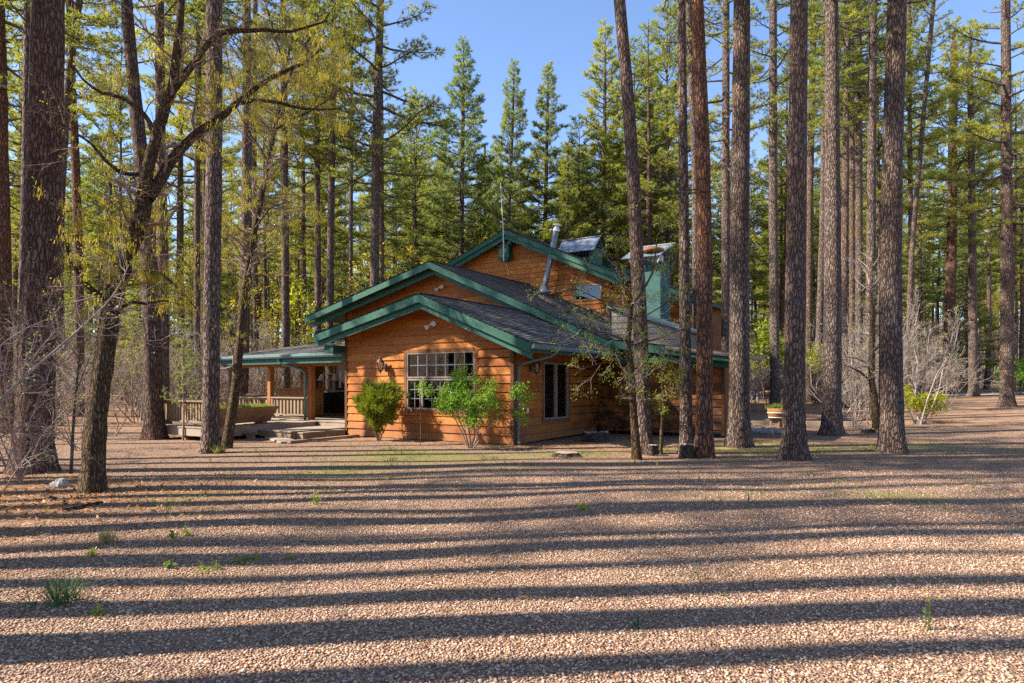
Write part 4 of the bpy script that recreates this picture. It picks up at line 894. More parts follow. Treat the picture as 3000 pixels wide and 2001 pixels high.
pine([(18, 1268), (10, 700), (-5, 0)], 42, 30, 'dark pine trunk cut by the left edge of the picture', 'bark_red', zc=11, group=G)
pine([(165, 1200), (179, 526), (206, 167), (234, 0)], 24, 19, 'dark thin pine leaning right beside the massive trunk', 'bark_far', 24, crown='thin', zc=11, H=23, group=G)
pine([(235, 1205), (230, 746), (222, 478), (208, 200), (205, 0)], 27, 20, 'thin reddish pine trunk right of the massive dark trunk', 'bark_red', 28, crown='round2', zc=11.5, H=24, group=G)
pine([(452, 1287), (444, 900), (425, 560), (400, 350), (368, 0)], 52, 29, 'reddish pine leaning left at the end of the deck', 'bark_red', zc=13, H=26, group=G)
pine([(478, 1235), (478, 800), (470, 350), (468, 0)], 34, 24, 'dark straight pine right behind the leaning reddish pine', 'bark_far', 25, crown='near2', zc=13, H=25, group=G)
pine([(617, 1327), (620, 900), (628, 400), (627, 0)], 46, 44, 'straight grey pine in front of the planter and deck railing', 'bark_pine', zc=12.5, H=26, group=G, crown='near2')
pine([(577, 1215), (577, 560), (585, 0)], 18, 15, 'thin pole pine left of the straight grey pine at the deck', 'bark_far', 32, crown='round1', zc=12, H=25, group=G)
pine([(603, 1215), (600, 560), (606, 0)], 15, 13, 'thinner pole pine peeping out beside the straight grey pine', 'bark_far', 36, crown='thin', zc=14, H=25, group=G)
pine([(705, 1230), (722, 700), (724, 300), (722, 0)], 37, 23, 'dark pine rising behind the left end of the porch roof', 'bark_far', 27, crown='blue1', zc=13.5, H=25, group=G)
pine([(752, 1215), (744, 600), (748, 0)], 15, 13, 'thin dark pole pine just right of the pine behind the porch end', 'bark_far', 36, crown='thin', zc=14, H=25, group=G)
pine([(838, 1200), (836, 700), (832, 300), (830, 50)], 24, 19, 'pine rising behind the middle of the porch roof', 'bark_far', 32, crown='round2', zc=12, H=24, group=G)
pine([(933, 1180), (931, 750), (928, 200)], 21, 15, 'pine with forked shadowed trunk left of the second gable', 'bark_far', 34, crown='blue1', zc=12, H=25, group=G)
pine([(962, 1180), (968, 750), (976, 200)], 23, 16, 'paler pine trunk close left of the second gable roof', 'bark_pine', 31, crown='round1', zc=12, H=24, group=G)
pine([(1027, 1150), (1028, 750), (1030, 300)], 14, 10, 'slender dark pine seen over the left slope of the second gable', 'bark_far', 40, crown='thin', zc=14, H=25, group=G)
pine([(1095, 1180), (1098, 750), (1103, 375), (1115, 0)], 30, 21, 'tall dark pine with long upper boughs above the second gable', 'bark_pine', 31, crown='near1', zc=10.5, H=26, cs=1.35, group=G, stubs=30)
pine([(1122, 1150), (1120, 750), (1118, 300)], 14, 10, 'slim pine almost touching the tall dark pine above the gable', 'bark_far', 42, crown='cone2', zc=12, H=24, group=G)
GS = 'pointed pines along the skyline behind the cabin'
pine([(1350, 1100), (1352, 700), (1357, 300)], 17, 10, 'broad bluish pine left of the gap of open sky', 'bark_far', 46, crown='sky1', zc=9.5, H=25.2, cs=1.3, group=GS)
pine([(1472, 1100), (1487, 700), (1502, 350)], 17, 9, 'narrow pointed dark pine in the middle of the sky gap', 'bark_far', 44, crown='sky1', zc=8.5, H=22.8, cs=0.95, group=GS)
pine([(1592, 1100), (1596, 700), (1604, 350)], 17, 9, 'bright green pine with rounded tip right of the narrow pointed one', 'bark_far', 44, crown='sky2', zc=8.5, H=22.7, cs=1.1, group=GS)
pine([(1762, 1100), (1766, 700), (1772, 300)], 18, 10, 'tall pale green pine closing the right side of the sky gap', 'bark_far', 46, crown='sky2', zc=8.5, H=26.5, cs=1.4, group=GS)
pine([(1905, 1100), (1903, 700), (1900, 300)], 15, 9, 'blue green pine behind the leaning trunk right of the sky gap', 'bark_far', 50, crown='sky1', zc=10, H=26.5, cs=1.4, group=GS)
pine([(1655, 1100), (1660, 760), (1664, 420)], 12, 6, 'lower young pine filling the foot of the sky gap above the steel flue', 'bark_far', 42, crown='sky2', zc=4, H=16.8, cs=1.0, group=GS)
pine([(1425, 1100), (1422, 760), (1420, 420)], 12, 6, 'lower bushy pine at the foot of the sky gap above the upper gable', 'bark_far', 50, crown='sky2', zc=5, H=18.5, cs=1.1, group=GS)
pine([(1700, 1100), (1705, 700), (1708, 470)], 12, 6, 'short light green pine above the corrugated roof cover', 'bark_far', 47, crown='sky2', zc=4, H=18.0, cs=1.2, group=GS)
pine([(1887, 1329), (1878, 985), (1866, 750), (1845, 330), (1812, 0)], 44, 33, 'tall pine leaning left beside the leafing oak before the cabin', 'bark_pine', zc=13, H=25, group=G, crown='near2')
pine([(2011, 1331), (2004, 700), (1997, 0)], 37, 22, 'narrow pine trunk left of the reddish trunk by the cabin corner', 'bark_pine', zc=11.2, H=23, group=G, crown='near2', cs=1.0)
pine([(2063, 1340), (2066, 700), (2055, 300), (2042, 0)], 50, 36, 'dark reddish pine trunk close before the right end of the cabin', 'bark_red', zc=12, H=25, group=G)
pine([(2040, 1240), (2038, 500), (2016, 0)], 22, 20, 'pale pine mostly hidden behind the dark reddish trunk', 'bark_pine', 27, zc=14, H=25, crown='thin', group=G)
pine([(2126, 1215), (2126, 700), (2127, 0)], 26, 20, 'slim pine with tufted boughs in the space left of the pale flared trunk', 'bark_far', 30, zc=10.5, H=24, crown='near2', group=G)
pine([(2165, 1310), (2167, 700), (2174, 0)], 60, 46, 'sunlit pale pine with flared foot at the cabin corner', 'bark_pine', zc=12.5, H=27, group=G, flare=0.4)
pine([(2272, 1206), (2265, 600), (2265, 0)], 28, 21, 'slim dark pine behind the half barrel planter', 'bark_pine', zc=13.5, H=26, group=G, crown='near2')
pine([(2325, 1346), (2330, 900), (2336, 400), (2342, 0)], 60, 46, 'thick dark pine nearest the drive in the right group', 'bark_pine', zc=11.5, H=26, group=G)
pine([(2368, 1180), (2372, 600), (2385, 0)], 19, 16, 'thin grey pine showing right of the thick dark one', 'bark_far', 40, zc=16, H=27, crown='round1', group=G)
pine([(2393, 1180), (2412, 600), (2418, 100)], 20, 16, 'pale thin pine leaning right beside the grey one in the right group', 'bark_far', 37, zc=15, H=26, crown='thin', group=G)
pine([(2437, 1275), (2440, 700), (2437, 0)], 54, 36, 'straight sunlit pine with an orange scar in the right group', 'bark_pine', zc=13, H=26, group=G)
pine([(2470, 1210), (2476, 600), (2483, 0)], 22, 16, 'first of three close slender pines behind the bare brush', 'bark_far', 34, zc=14.5, H=26, crown='round2', group=G)
pine([(2496, 1205), (2496, 600), (2497, 0)], 16, 12, 'middle one of three close slender pines behind the bare brush', 'bark_far', 38, zc=16, H=26, crown='thin', group=G)
pine([(2517, 1210), (2517, 600), (2516, 0)], 22, 16, 'last and darkest of three close slender pines behind the bare brush', 'bark_far', 35, zc=15, H=26, crown='blue1', group=G)
pine([(2548, 1232), (2552, 700), (2558, 0)], 28, 21, 'straight pale pine left of the big dark right hand trunk', 'bark_pine', zc=13.5, H=25, crown='near2', group=G)
pine([(2612, 1324), (2607, 750), (2618, 300), (2629, 0)], 64, 50, 'big dark pine leaning slightly right at the edge of the drive', 'bark_pine', zc=11.5, H=26, group=G, crown='near2', stubs=24)
pine([(2655, 1190), (2670, 750), (2700, 400), (2736, 0)], 15, 11, 'very thin dark pine slanting right behind the big dark trunk', 'bark_far', 36, zc=14, H=25, crown='thin', group=G)
pine([(2679, 1180), (2668, 650), (2662, 0)], 15, 11, 'thin pole pine crossing the slanting one on the right', 'bark_far', 42, zc=13, H=27, crown='round1', group=G)
pine([(2778, 1143), (2787, 750), (2791, 400), (2795, 150)], 32, 20, 'stout red barked pine beyond the far road', 'bark_red', 46, zc=11, H=26, crown='round1', cs=1.3, group=G, stubs=26)
pine([(2852, 1155), (2848, 700), (2843, 250)], 25, 16, 'brown pine standing on the far bank beyond the road', 'bark_far', 43, zc=10.5, H=25, crown='round2', cs=1.1, group=G, stubs=26)
pine([(2951, 1192), (2950, 700), (2947, 0)], 36, 22, 'pale sunlit pine at the right edge where the drive meets the road', 'bark_pine', zc=9.5, H=25, cs=1.2, group=G, stubs=30)

# generic background pines: one prototype of each kind, then copies
def proto(kind, seed, crown, zc, H, r, mat='bark_far', cs=1.0):
    rng = np.random.default_rng(seed); t = empty('pine_tree'); n = 12
    P = np.stack([np.cumsum(rng.normal(0, 0.05, n)), np.cumsum(rng.normal(0, 0.05, n)), np.linspace(-0.1, H, n)], -1); P[:, :2] -= P[0, :2]
    rad = r * (1 - 0.93 * (np.linspace(0, 1, n) ** 1.3)); nm = NM()
    np_tube(nm, P, rad, 10, 0, 0.02, rng, 0.25); segs = []
    for j in range(34):
        z = rng.uniform(0.08, max(0.1, zc / H)) * H; a = rng.uniform(0, 6.28); i = np.interp(z, P[:, 2], np.arange(n)); p = P[int(i)].copy(); p[2] = z
        d = np.array([math.cos(a), math.sin(a), rng.uniform(-0.25, 0.35)]); grow(rng, p, d, rng.uniform(0.4, 1.6), 0.014, 1, segs, [], (3,), 0.25, -0.03, (0.3, 0.5), 0.7, 0.4)
    segs_to(nm, segs, 1, 3); link('trunk', nm.mesh('trunk', [M[mat], M['twig_dark']]), t)
    c = link('crown', CR[crown], t); c.location = (P[int(zc / H * (n - 1))][0], P[int(zc / H * (n - 1))][1], zc); c.scale = (cs, cs, (H - zc) / CH.get(crown, 13)); return t
PROT = [proto('a', 1, 'round1', 9, 24, 0.20, cs=1.15), proto('b', 2, 'round2', 8, 22, 0.17, cs=1.15), proto('c', 3, 'blue1', 9, 23, 0.19, cs=1.1), proto('d', 4, 'cone1', 6.5, 22, 0.17, cs=1.1), proto('e', 5, 'cone2', 7.5, 23, 0.16, cs=1.15), proto('f', 6, 'near1', 9.5, 25, 0.23, 'bark_red', cs=1.1), proto('g', 7, 'long1', 4.0, 21, 0.16, cs=1.1), proto('h', 8, 'thin', 9, 22, 0.13, cs=1.15)]
YOUNG = [proto('y1', 9, 'long1', 1.2, 9.5, 0.09, 'bark_far', 0.72), proto('y2', 10, 'cone1', 1.5, 8.0, 0.08, 'bark_far', 0.8)]
used = set()
def place(pr, x, y, s, rz, label, group, sz=None, name='pine_tree', cat='pine tree'):
    o = pr if id(pr) not in used else copy_tree(pr); used.add(id(pr))
    o.location = (x, y, gz(x, y)); o.rotation_euler = (0, 0, rz); o.scale = (s, s, sz or s); o.name = name; tag(o, label, cat, group); TREES.append((x, y)); return o
Mhi = Mh.inverted()
def blocked(x, y, pad=1.2):
    q = Mhi @ Vector((x, y, 0)); return (-16 - pad < q.x < 4.6 + pad and -4.4 - pad < q.y < 20 + pad)
rt = np.random.default_rng(77); n_bg = 0
def zone(px): return 'left' if px < 1050 else ('mid' if px < 1900 else 'right')
LAB = {'left': ('background pine in the forest seen left of the cabin', 'background pines left of the cabin'), 'mid': ('background pine rising beyond the cabin roofs', 'background pines beyond the cabin'), 'right': ('background pine in the forest seen right of the cabin', 'background pines right of the cabin')}
tries = 0
while n_bg < 30 and tries < 3000:                   # first the ranks right behind the roofs
    tries += 1; px = rt.uniform(1130, 1960); d = rt.uniform(41, 80); x = (px - 1500) / F * d
    if blocked(x, d) or min((x - a) ** 2 + (d - b) ** 2 for a, b in TREES) < 1.6 ** 2: continue
    lim = np.interp(px, [1130, 1270, 1390, 1560, 1700, 1770, 1850], [-300, 330, 380, 390, 330, 150, -300]) + rt.uniform(0, 190); k = (0, 1, 2, 3, 4, 6)[rt.integers(0, 6)]; Hk = (24, 22, 23, 22, 23, 25, 21, 22)[k]
    s = np.clip(((HY - lim) / F * d + CAMH - gz(x, d)) / Hk, 0.5, 1.15); place(PROT[k], x, d, s, rt.uniform(0, 6.28), *LAB[zone(px)]); n_bg += 1
tries = 0
while n_bg < 222 and tries < 8000:
    tries += 1
    px = rt.uniform(-140, 3140); d = math.sqrt(rt.uniform(25 ** 2, 92 ** 2)); x = (px - 1500) / F * d
    if blocked(x, d): continue
    if px > 2050 and d < 40 + 6 * (px > 2700): continue
    if px < 2050 and px > 1000 and d < 38: continue
    if min((x - a) ** 2 + (d - b) ** 2 for a, b in TREES) < 1.9 ** 2: continue
    lim = np.interp(px, [1170, 1270, 1390, 1560, 1700, 1770, 1850], [-900, 330, 380, 400, 350, 200, -900]); zmax = CAMH + (HY - lim) / F * d
    k = rt.integers(0, len(PROT)); s = rt.uniform(0.82, 1.18); Hs = PROT[k]['H'] if 'H' in PROT[k] else 23
    h_av = zmax - gz(x, d)
    if h_av < Hs * s:
        s = h_av / Hs * rt.uniform(0.86, 1.0)
        if s < 0.5: continue
    if x < -13 and 17 < d - 0.13 * x < 22.5: continue
    place(PROT[k], x, d, s, rt.uniform(0, 6.28), *LAB[zone(px)]); n_bg += 1
ny = 0; tries = 0
while ny < 46 and tries < 3000:
    tries += 1; px = rt.uniform(-80, 3080); d = rt.uniform(30, 75); x = (px - 1500) / F * d
    if blocked(x, d) or (px > 2100 and d < 46) or (1000 < px < 2050 and d < 40): continue
    if min((x - a) ** 2 + (d - b) ** 2 for a, b in TREES) < 1.2 ** 2: continue
    z = zone(px); place(YOUNG[ny % 2], x, d, rt.uniform(0.6, 1.25), rt.uniform(0, 6.28), {'left': 'young green pine in the understorey left of the cabin', 'mid': 'young green pine in the understorey beyond the cabin', 'right': 'young green pine in the understorey right of the cabin'}[z], 'young pines in the forest ' + z, None, 'young_pine', 'young pine'); ny += 1
# pines of the same stand that throw their shadows across the drive, left of and behind the camera
TALL = [proto('t1', 12, 'thin', 15, 26, 0.24, cs=0.8), proto('t2', 13, 'thin', 14.5, 25, 0.2, cs=0.75), proto('t3', 14, 'near2', 15.5, 27, 0.27, cs=0.7)]
OFF = [(3.7, -5.6, .8, 1), (4.5, -5.2, .9, 2), (5.3, -6.4, .8, 0), (5.75, -9.5, .75, 1), (6.5, -6.9, .95, 0), (7.2, -7.4, .6, 1), (8.0, -7.8, 1.0, 2), (8.75, -9.6, .7, 1), (9.5, -10.2, .9, 0), (10.3, -9.4, .7, 1), (11.1, -11.0, 1.0, 0), (11.9, -12.8, .9, 1), (12.7, -11.6, .75, 1), (13.6, -13.4, .9, 0), (14.6, -13.5, .8, 1), (15.7, -14.8, .9, 0), (9.0, -17.5, 1.0, 0), (6.9, -20.5, 1.0, 2), (12.2, -20.0, 1.0, 0)]
for i, (s_, x, w, k) in enumerate(OFF):
    o = place(TALL[k] if k < 3 else PROT[k - 3], x, s_ + 0.13 * x, w, i * 1.7, 'tall pine left of the drive that throws its shadow across the gravel', 'pines beside the drive', 1.0); o.rotation_euler = (0.028 * math.sin(i * 2.3), 0.02 * math.sin(i * 1.9), i * 1.7)
# the forest beyond, past where single trees can be told apart
rng = np.random.default_rng(5); nm = NM(); P0, P1, R0, TP, TD = [], [], [], [], []
for i in range(760):
    px = rng.uniform(-250, 3250); d = rng.uniform(72, 190) if (px < 1150 or px > 1850) else rng.uniform(85, 190); x = (px - 1500) / F * d; z = gz(x, d)
    lim = np.interp(px, [1190, 1290, 1390, 1560, 1700, 1760, 1850], [-900, 420, 470, 480, 420, 250, -900]); H = min(rng.uniform(17, 27), (HY - lim) / F * d - 3)
    P0.append((x, d, z - 0.3)); P1.append((x + rng.normal(0, 0.5), d, z + H)); R0.append(rng.uniform(0.13, 0.26)); n = 240
    t = rng.uniform(0.25, 1, n); a = rng.uniform(0, 6.28, n); rr = 2.7 * (1 - t * 0.8) * rng.uniform(0.2, 1, n) ** 0.6 * (0.6 + 0.4 * np.sin(t * 19 + i))
    TP.append(np.stack([x + rr * np.cos(a), d + rr * np.sin(a), z + t * H], -1)); TD.append(np.stack([np.cos(a), np.sin(a), 0.3 + t], -1))
for i in range(170):                                # and the wood across the drive, mirrored in the window panes
    a = rng.uniform(math.radians(165), math.radians(365)); d = rng.uniform(22, 75); x, y = d * math.cos(a), d * math.sin(a)
    if y > -9: continue
    H = rng.uniform(18, 26); P0.append((x, y, gz(x, y) - 0.3)); P1.append((x, y, H)); R0.append(rng.uniform(0.13, 0.24)); n = 190; t = rng.uniform(0.3, 1, n); q = rng.uniform(0, 6.28, n); rr = 2.7 * (1 - t * 0.8) * rng.uniform(0.2, 1, n) ** 0.6
    TP.append(np.stack([x + rr * np.cos(q), y + rr * np.sin(q), t * H], -1)); TD.append(np.stack([np.cos(q), np.sin(q), 0.3 + t], -1))
n = 9000; px = rng.uniform(-250, 3250, n); d = rng.uniform(85, 190, n); x = (px - 1500) / F * d; P = np.stack([x, d, terrain(x, d) + rng.uniform(0, 3.5, n) ** 1.0], -1)
needles(nm, rng, P, np.tile([0, 0, 1.0], (n, 1)), np.full(n, 1.0), 6, 0.05, 2, 1.0)
np_segs(nm, np.array(P0), np.array(P1), np.array(R0), 0.03, 6, 0); TP = np.concatenate(TP); TD = np.concatenate(TD)
needles(nm, rng, TP, TD, np.full(len(TP), 0.45), 7, 0.036, 1, 1.0)
tag(link('far_forest', nm.mesh('far_forest', [M['bark_far'], M['needle'], M['twig_brown']])), 'far pine wood that closes the view behind all the single trees', 'forest', kind='stuff')
# ------------------------------------------------------------------ bare brush
def brush_mesh(seed, H, stems, mat, leafmat, nleaf, spread=0.45, kids=(5, 6, 5)):
    rng = np.random.default_rng(seed); segs, tips, nm = [], [], NM()
    for k in range(stems):
        a = rng.uniform(0, 6.28); d = np.array([math.cos(a) * spread, math.sin(a) * spread, 1.0]) * rng.uniform(0.8, 1.1)
        grow(rng, np.array([math.cos(a), math.sin(a), 0]) * 0.12, d, H * rng.uniform(0.5, 0.9), 0.022 * H / 3 * rng.uniform(0.6, 1.2), 3, segs, tips, kids, 0.2, 0.12, (0.35, 0.65), 0.75, 0.2)
    segs = [(a, b, max(c, 0.0042), max(e, 0.0032)) for a, b, c, e in segs]; segs_to(nm, segs, 0, 4); tp = np.array([t[0] for t in tips])
    if nleaf: leaves(nm, rng, tp[rng.choice(len(tp), min(len(tp), nleaf), False)], 0.05, 1, 3, 0.03, 0.3)
    return nm.mesh('branches', [M[mat], M[leafmat]])
BR = [brush_mesh(41, 3.2, 5, 'twig', 'newleaf', 60), brush_mesh(42, 2.4, 6, 'twig', 'newleaf', 25), brush_mesh(43, 4.2, 4, 'twig', 'newleaf', 120), brush_mesh(44, 2.8, 6, 'twig_brown', 'newleaf', 40)]
rb = np.random.default_rng(9)
def brush(x, y, s, k, label, group):
    o = tag(link('bare_shrub', BR[k]), label, 'shrub', group); o.location = (x, y, gz(x, y) - 0.03); o.rotation_euler = (0, 0, rb.uniform(0, 6.28)); o.scale = (s, s, s * rb.uniform(0.85, 1.15)); return o
nb = 0; tries = 0
while nb < 230 and tries < 5000:
    tries += 1; px = rb.uniform(-60, 3060)
    if 1000 < px < 2050: continue
    d = rb.uniform(24.5, 62); x = (px - 1500) / F * d
    if blocked(x, d, 0.3): continue
    if px < 1000 and d < 27 and px > 150: continue
    if px > 2050:
        if d < 27 or (px > 2690 and d < 50) or (px > 2600 and d < 34): continue
        if px < 2400 and d < 36: continue
    z = 'left' if px < 1050 else 'right'
    brush(x, d, rb.uniform(0.75, 1.5) * (1.0 if z == 'left' else np.interp(d, [27, 55], [1.0, 1.5])), rb.integers(0, 4), 'bare grey brush in the understorey ' + z + ' of the cabin', 'bare brush ' + z + ' of the cabin'); nb += 1
for i, (px, d, s, k, lab) in enumerate([(2500, 24.5, 1.05, 0, 'bare pale shrub between the scarred pine and the big dark pine'), (2690, 25, 1.2, 2, 'tall bare pale shrub right of the big dark pine'), (2560, 28, 1.5, 2, 'tall bare oak shrub with yellow buds behind the big dark pine'), (2755, 31, 1.3, 0, 'bare pale shrub before the stout red pine'), (2420, 30, 1.1, 3, 'bare brown shrub at the foot of the scarred pine'), (2230, 32, 1.2, 1, 'bare shrub behind the half barrel planter'),
    (235, 16.5, 0.95, 3, 'bare brown thicket between the massive trunk and the oak'), (40, 13.5, 1.1, 3, 'bare brown thicket before the trunk at the left edge'), (330, 21, 1.1, 0, 'bare grey thicket behind the oak stem'), (150, 20, 1.3, 1, 'bare grey thicket behind the massive trunk'), (400, 26, 1.2, 0, 'bare grey thicket left of the deck'), (540, 29, 1.3, 1, 'bare grey thicket behind the deck railing'), (800, 33, 1.4, 0, 'bare grey thicket seen between the porch posts'), (700, 31, 1.2, 3, 'bare brown thicket seen left of the first porch post'), (870, 34, 1.4, 1, 'bare grey thicket seen beside the porch cabinet')]):
    brush((px - 1500) / F * d, d, s, k, lab, None)

# ------------------------------------------------------------------ oaks
def limb_pts(path, d, dz=0.0, wob=0.0, seed=0):
    r = np.random.default_rng(seed); P = np.array([at(a, b, d + dz * i / len(path)) for i, (a, b) in enumerate(path)])
    return P
def smooth_path(P, n=26):
    s = np.concatenate([[0], np.cumsum(np.linalg.norm(np.diff(P, axis=0), axis=1))]); u = np.linspace(0, s[-1], n); Q = np.stack([np.interp(u, s, P[:, k]) for k in range(3)], -1)
    Q2 = Q.copy(); Q2[1:-1] = (Q[:-2] + 2 * Q[1:-1] + Q[2:]) / 4; return Q2
def sprout(rng, Q, r0, r1, per_m, lenr, level, segs, tips, start=0.1, kids=(4, 4, 3), up=0.05):
    L = np.sum(np.linalg.norm(np.diff(Q, axis=0), axis=1)); n = int(L * per_m)
    for j in range(n):
        t = start + (1 - start) * rng.uniform(0, 1); x = t * (len(Q) - 1); i = min(int(x), len(Q) - 2); p = Q[i] + (Q[i + 1] - Q[i]) * (x - i); b = unit(Q[i + 1] - Q[i])
        perp = unit(np.cross(b, rng.standard_normal(3))); d = b * 0.5 + perp + np.array([0, 0, 0.15]); r = max((r0 + (r1 - r0) * t) * 0.35, 0.006)
        grow(rng, p, d, rng.uniform(*lenr), min(r, 0.03), level, segs, tips, kids, 0.3, up, (0.35, 0.65), 0.8, 0.2)
def catkins(nm, rng, P, mat, n=9, L=0.075, w=0.0045, scatter=0.03):
    P = np.repeat(P, n, 0) + rng.standard_normal((len(P) * n, 3)) * scatter; d = np.stack([rng.normal(0, 0.18, len(P)), rng.normal(0, 0.18, len(P)), -np.ones(len(P))], -1); l = L * rng.uniform(0.6, 1.3, len(P))
    a = rng.uniform(0, 6.28, len(P)); s = np.stack([np.cos(a), np.sin(a), np.zeros(len(P))], -1) * w
    V = np.stack([P - s, P + s, P + d * l[:, None] + s * 0.6, P + d * l[:, None] - s * 0.6], 1); nm.add(V.reshape(-1, 3), np.arange(len(P) * 4).reshape(-1, 4), mat)

def oak(label, d, limbs, seed, twig_mat, leaf_mode, per_m=3.0, lenr=(0.5, 1.4), frac=0.5, level=2, dens=1.0):
    """limbs: (path px, r0, r1, depth drift, sprout start); first one is the trunk"""
    rng = np.random.default_rng(seed); base = at(*limbs[0][0][0], d); base[2] = gz(base[0], base[1]) - 0.05
    t = tag(empty('oak_tree', tuple(base)), label, 'oak tree'); nmT, nmB, nmL = NM(), NM(), NM(); segs, tips = [], []
    for i, (path, r0, r1, dz, st) in enumerate(limbs):
        Q = smooth_path(limb_pts(path, d, dz)) - base
        if i == 0: Q[0, 2] = 0
        np_tube(nmT, Q, np.linspace(r0, r1, len(Q)), 12 if r0 > 0.05 else 7, 0, 0.04, rng, 0.3 if i == 0 else 0)
        sprout(rng, Q, r0, r1, per_m, lenr, level, segs, tips, st)
    link('trunk', nmT.mesh('trunk', [M['bark_oak']]), t); segs_to(nmB, segs, 0, 4); link('twigs', nmB.mesh('twigs', [M[twig_mat]]), t)
    tp = np.array([q[0] for q in tips]); tp = tp[rng.uniform(0, 1, len(tp)) < frac]
    hi = tp[:, 2] > 2.6 if leaf_mode != 'leaf' else np.zeros(len(tp), bool)
    if leaf_mode != 'leaf':
        # catkins hang in bunches: keep the tips that lie in a few clumps
        c = np.sin(tp[:, 0] * 2.3 + 1) + np.sin(tp[:, 1] * 1.9) + np.sin(tp[:, 2] * 2.1 + tp[:, 0]); hi &= c > -0.3
        catkins(nmL, rng, tp[hi], 0, int(10 * dens), 0.07, 0.004, 0.035); leaves(nmL, rng, tp[hi], 0.032, 1, int(6 * dens), 0.045, 0.4)
        leaves(nmL, rng, tp[~hi][::4], 0.03, 1, 4, 0.03, 0.3); link('catkins', nmL.mesh('catkins', [M['catkin'], M['newleaf']]), t)
    else:
        leaves(nmL, rng, tp, 0.045, 0, int(12 * dens), 0.05, 0.6); link('leaves', nmL.mesh('leaves', [M['newleaf']]), t)
    return t
x, d1 = spot(268, 1443)
oak('crooked forked oak hung with yellow catkins in the left foreground', d1, [
    ([(268, 1443), (285, 1200), (311, 1006), (332, 878), (377, 725), (411, 660), (428, 560)], 0.15, 0.115, 0.1, 0.55),
    ([(426, 570), (430, 502), (450, 430), (471, 359), (483, 311), (507, 263), (517, 167), (528, 72), (533, -60)], 0.095, 0.045, -0.3, 0.1),
    ([(434, 580), (450, 560), (483, 502), (512, 454), (550, 416), (588, 378), (636, 354), (690, 305), (746, 258), (803, 220), (851, 201), (905, 178), (940, 140)], 0.085, 0.018, 0.8, 0.1),
    ([(507, 263), (545, 215), (574, 177), (617, 115), (670, 86), (715, 92), (775, 86), (842, 96), (909, 77), (960, 60)], 0.055, 0.014, 0.4, 0.05),
    ([(690, 305), (746, 292), (813, 299), (870, 316), (932, 322), (1000, 318)], 0.034, 0.012, 0.5, 0.05),
    ([(455, 410), (440, 360), (420, 330), (363, 287), (287, 268), (239, 230), (215, 190)], 0.042, 0.012, -0.5, 0.05),
    ([(415, 512), (385, 512), (354, 507), (306, 469), (268, 421), (205, 378), (165, 350)], 0.035, 0.010, -0.4, 0.05),
    ([(320, 880), (270, 850), (240, 820), (205, 760), (190, 700), (180, 660)], 0.05, 0.015, -0.3, 0.1),
    ([(345, 905), (390, 885), (425, 890), (480, 880), (540, 895)], 0.03, 0.010, 0.3, 0.05),
    ([(365, 800), (410, 795), (470, 800), (530, 850), (575, 905)], 0.035, 0.010, 0.5, 0.05)], 61, 'twig_brown', 'catkin', 6.0, (0.35, 1.15), 0.5, 2)
x, d2 = spot(663, 1313)
oak('second bent oak leaning right against the deck behind the straight pine', d2, [
    ([(663, 1315), (680, 1200), (695, 1100), (706, 940), (720, 820), (746, 670), (770, 560), (784, 478), (806, 380), (822, 287), (840, 200), (850, 130)], 0.13, 0.03, 0.8, 0.4),
    ([(784, 478), (760, 430), (735, 400), (700, 330), (672, 260)], 0.04, 0.012, 0.3, 0.1), ([(806, 380), (850, 350), (900, 330), (950, 300), (1000, 260)], 0.04, 0.012, 0.4, 0.1),
    ([(822, 287), (860, 200), (900, 120), (950, 60), (985, 10)], 0.035, 0.012, 0.2, 0.1), ([(838, 205), (810, 120), (790, 50), (770, -20)], 0.035, 0.012, 0.2, 0.1), ([(746, 670), (790, 610), (840, 590), (880, 600)], 0.03, 0.01, 0.4, 0.1),
    ([(704, 1105), (690, 1080), (684, 1070)], 0.10, 0.085, 0.0, 0.9)], 62, 'twig_brown', 'catkin', 7.5, (0.6, 1.6), 0.6, 2, 1.3)
x, d3 = spot(1866, 1347)
oak('slender leafing oak entwined with the leaning pine before the cabin', d3, [
    ([(1866, 1349), (1856, 1200), (1848, 1080), (1840, 1000), (1848, 930), (1846, 890)], 0.095, 0.05, 0.0, 0.35),
    ([(1846, 892), (1832, 860), (1813, 778), (1800, 709), (1790, 640)], 0.04, 0.01, -0.4, 0.1), ([(1848, 900), (1866, 875), (1890, 840), (1912, 800), (1922, 740), (1925, 690)], 0.032, 0.009, 0.3, 0.1),
    ([(1846, 925), (1800, 905), (1760, 880), (1700, 850), (1662, 845)], 0.02, 0.006, -0.8, 0.1), ([(1842, 1000), (1800, 985), (1750, 970), (1700, 960), (1660, 975)], 0.02, 0.006, -0.7, 0.1),
    ([(1844, 1020), (1800, 1055), (1760, 1065), (1720, 1075), (1695, 1090)], 0.02, 0.006, -0.8, 0.1), ([(1850, 1010), (1900, 1000), (1950, 985), (1990, 960)], 0.02, 0.006, -0.4, 0.1), ([(1850, 930), (1900, 920), (1950, 890), (1985, 850)], 0.02, 0.006, -0.3, 0.1), ([(1852, 1080), (1900, 1075), (1945, 1090), (1990, 1060)], 0.016, 0.006, -0.3, 0.1)], 63, 'twig', 'leaf', 4.2, (0.3, 0.85), 0.42, 2, 0.8)
x, d4 = spot(1935, 1331)
oak('small gnarled oak sapling right of the leaning pine', d4, [([(1935, 1332), (1938, 1260), (1944, 1182), (1940, 1130), (1946, 1070)], 0.045, 0.018, 0.0, 0.4), ([(1942, 1190), (1970, 1150), (1990, 1120)], 0.018, 0.007, -0.2, 0.1), ([(1942, 1180), (1915, 1150), (1895, 1145)], 0.018, 0.007, 0.1, 0.1)], 64, 'twig', 'leaf', 5.5, (0.2, 0.5), 0.35, 2, 0.7)
x, d5 = spot(2565, 1262)
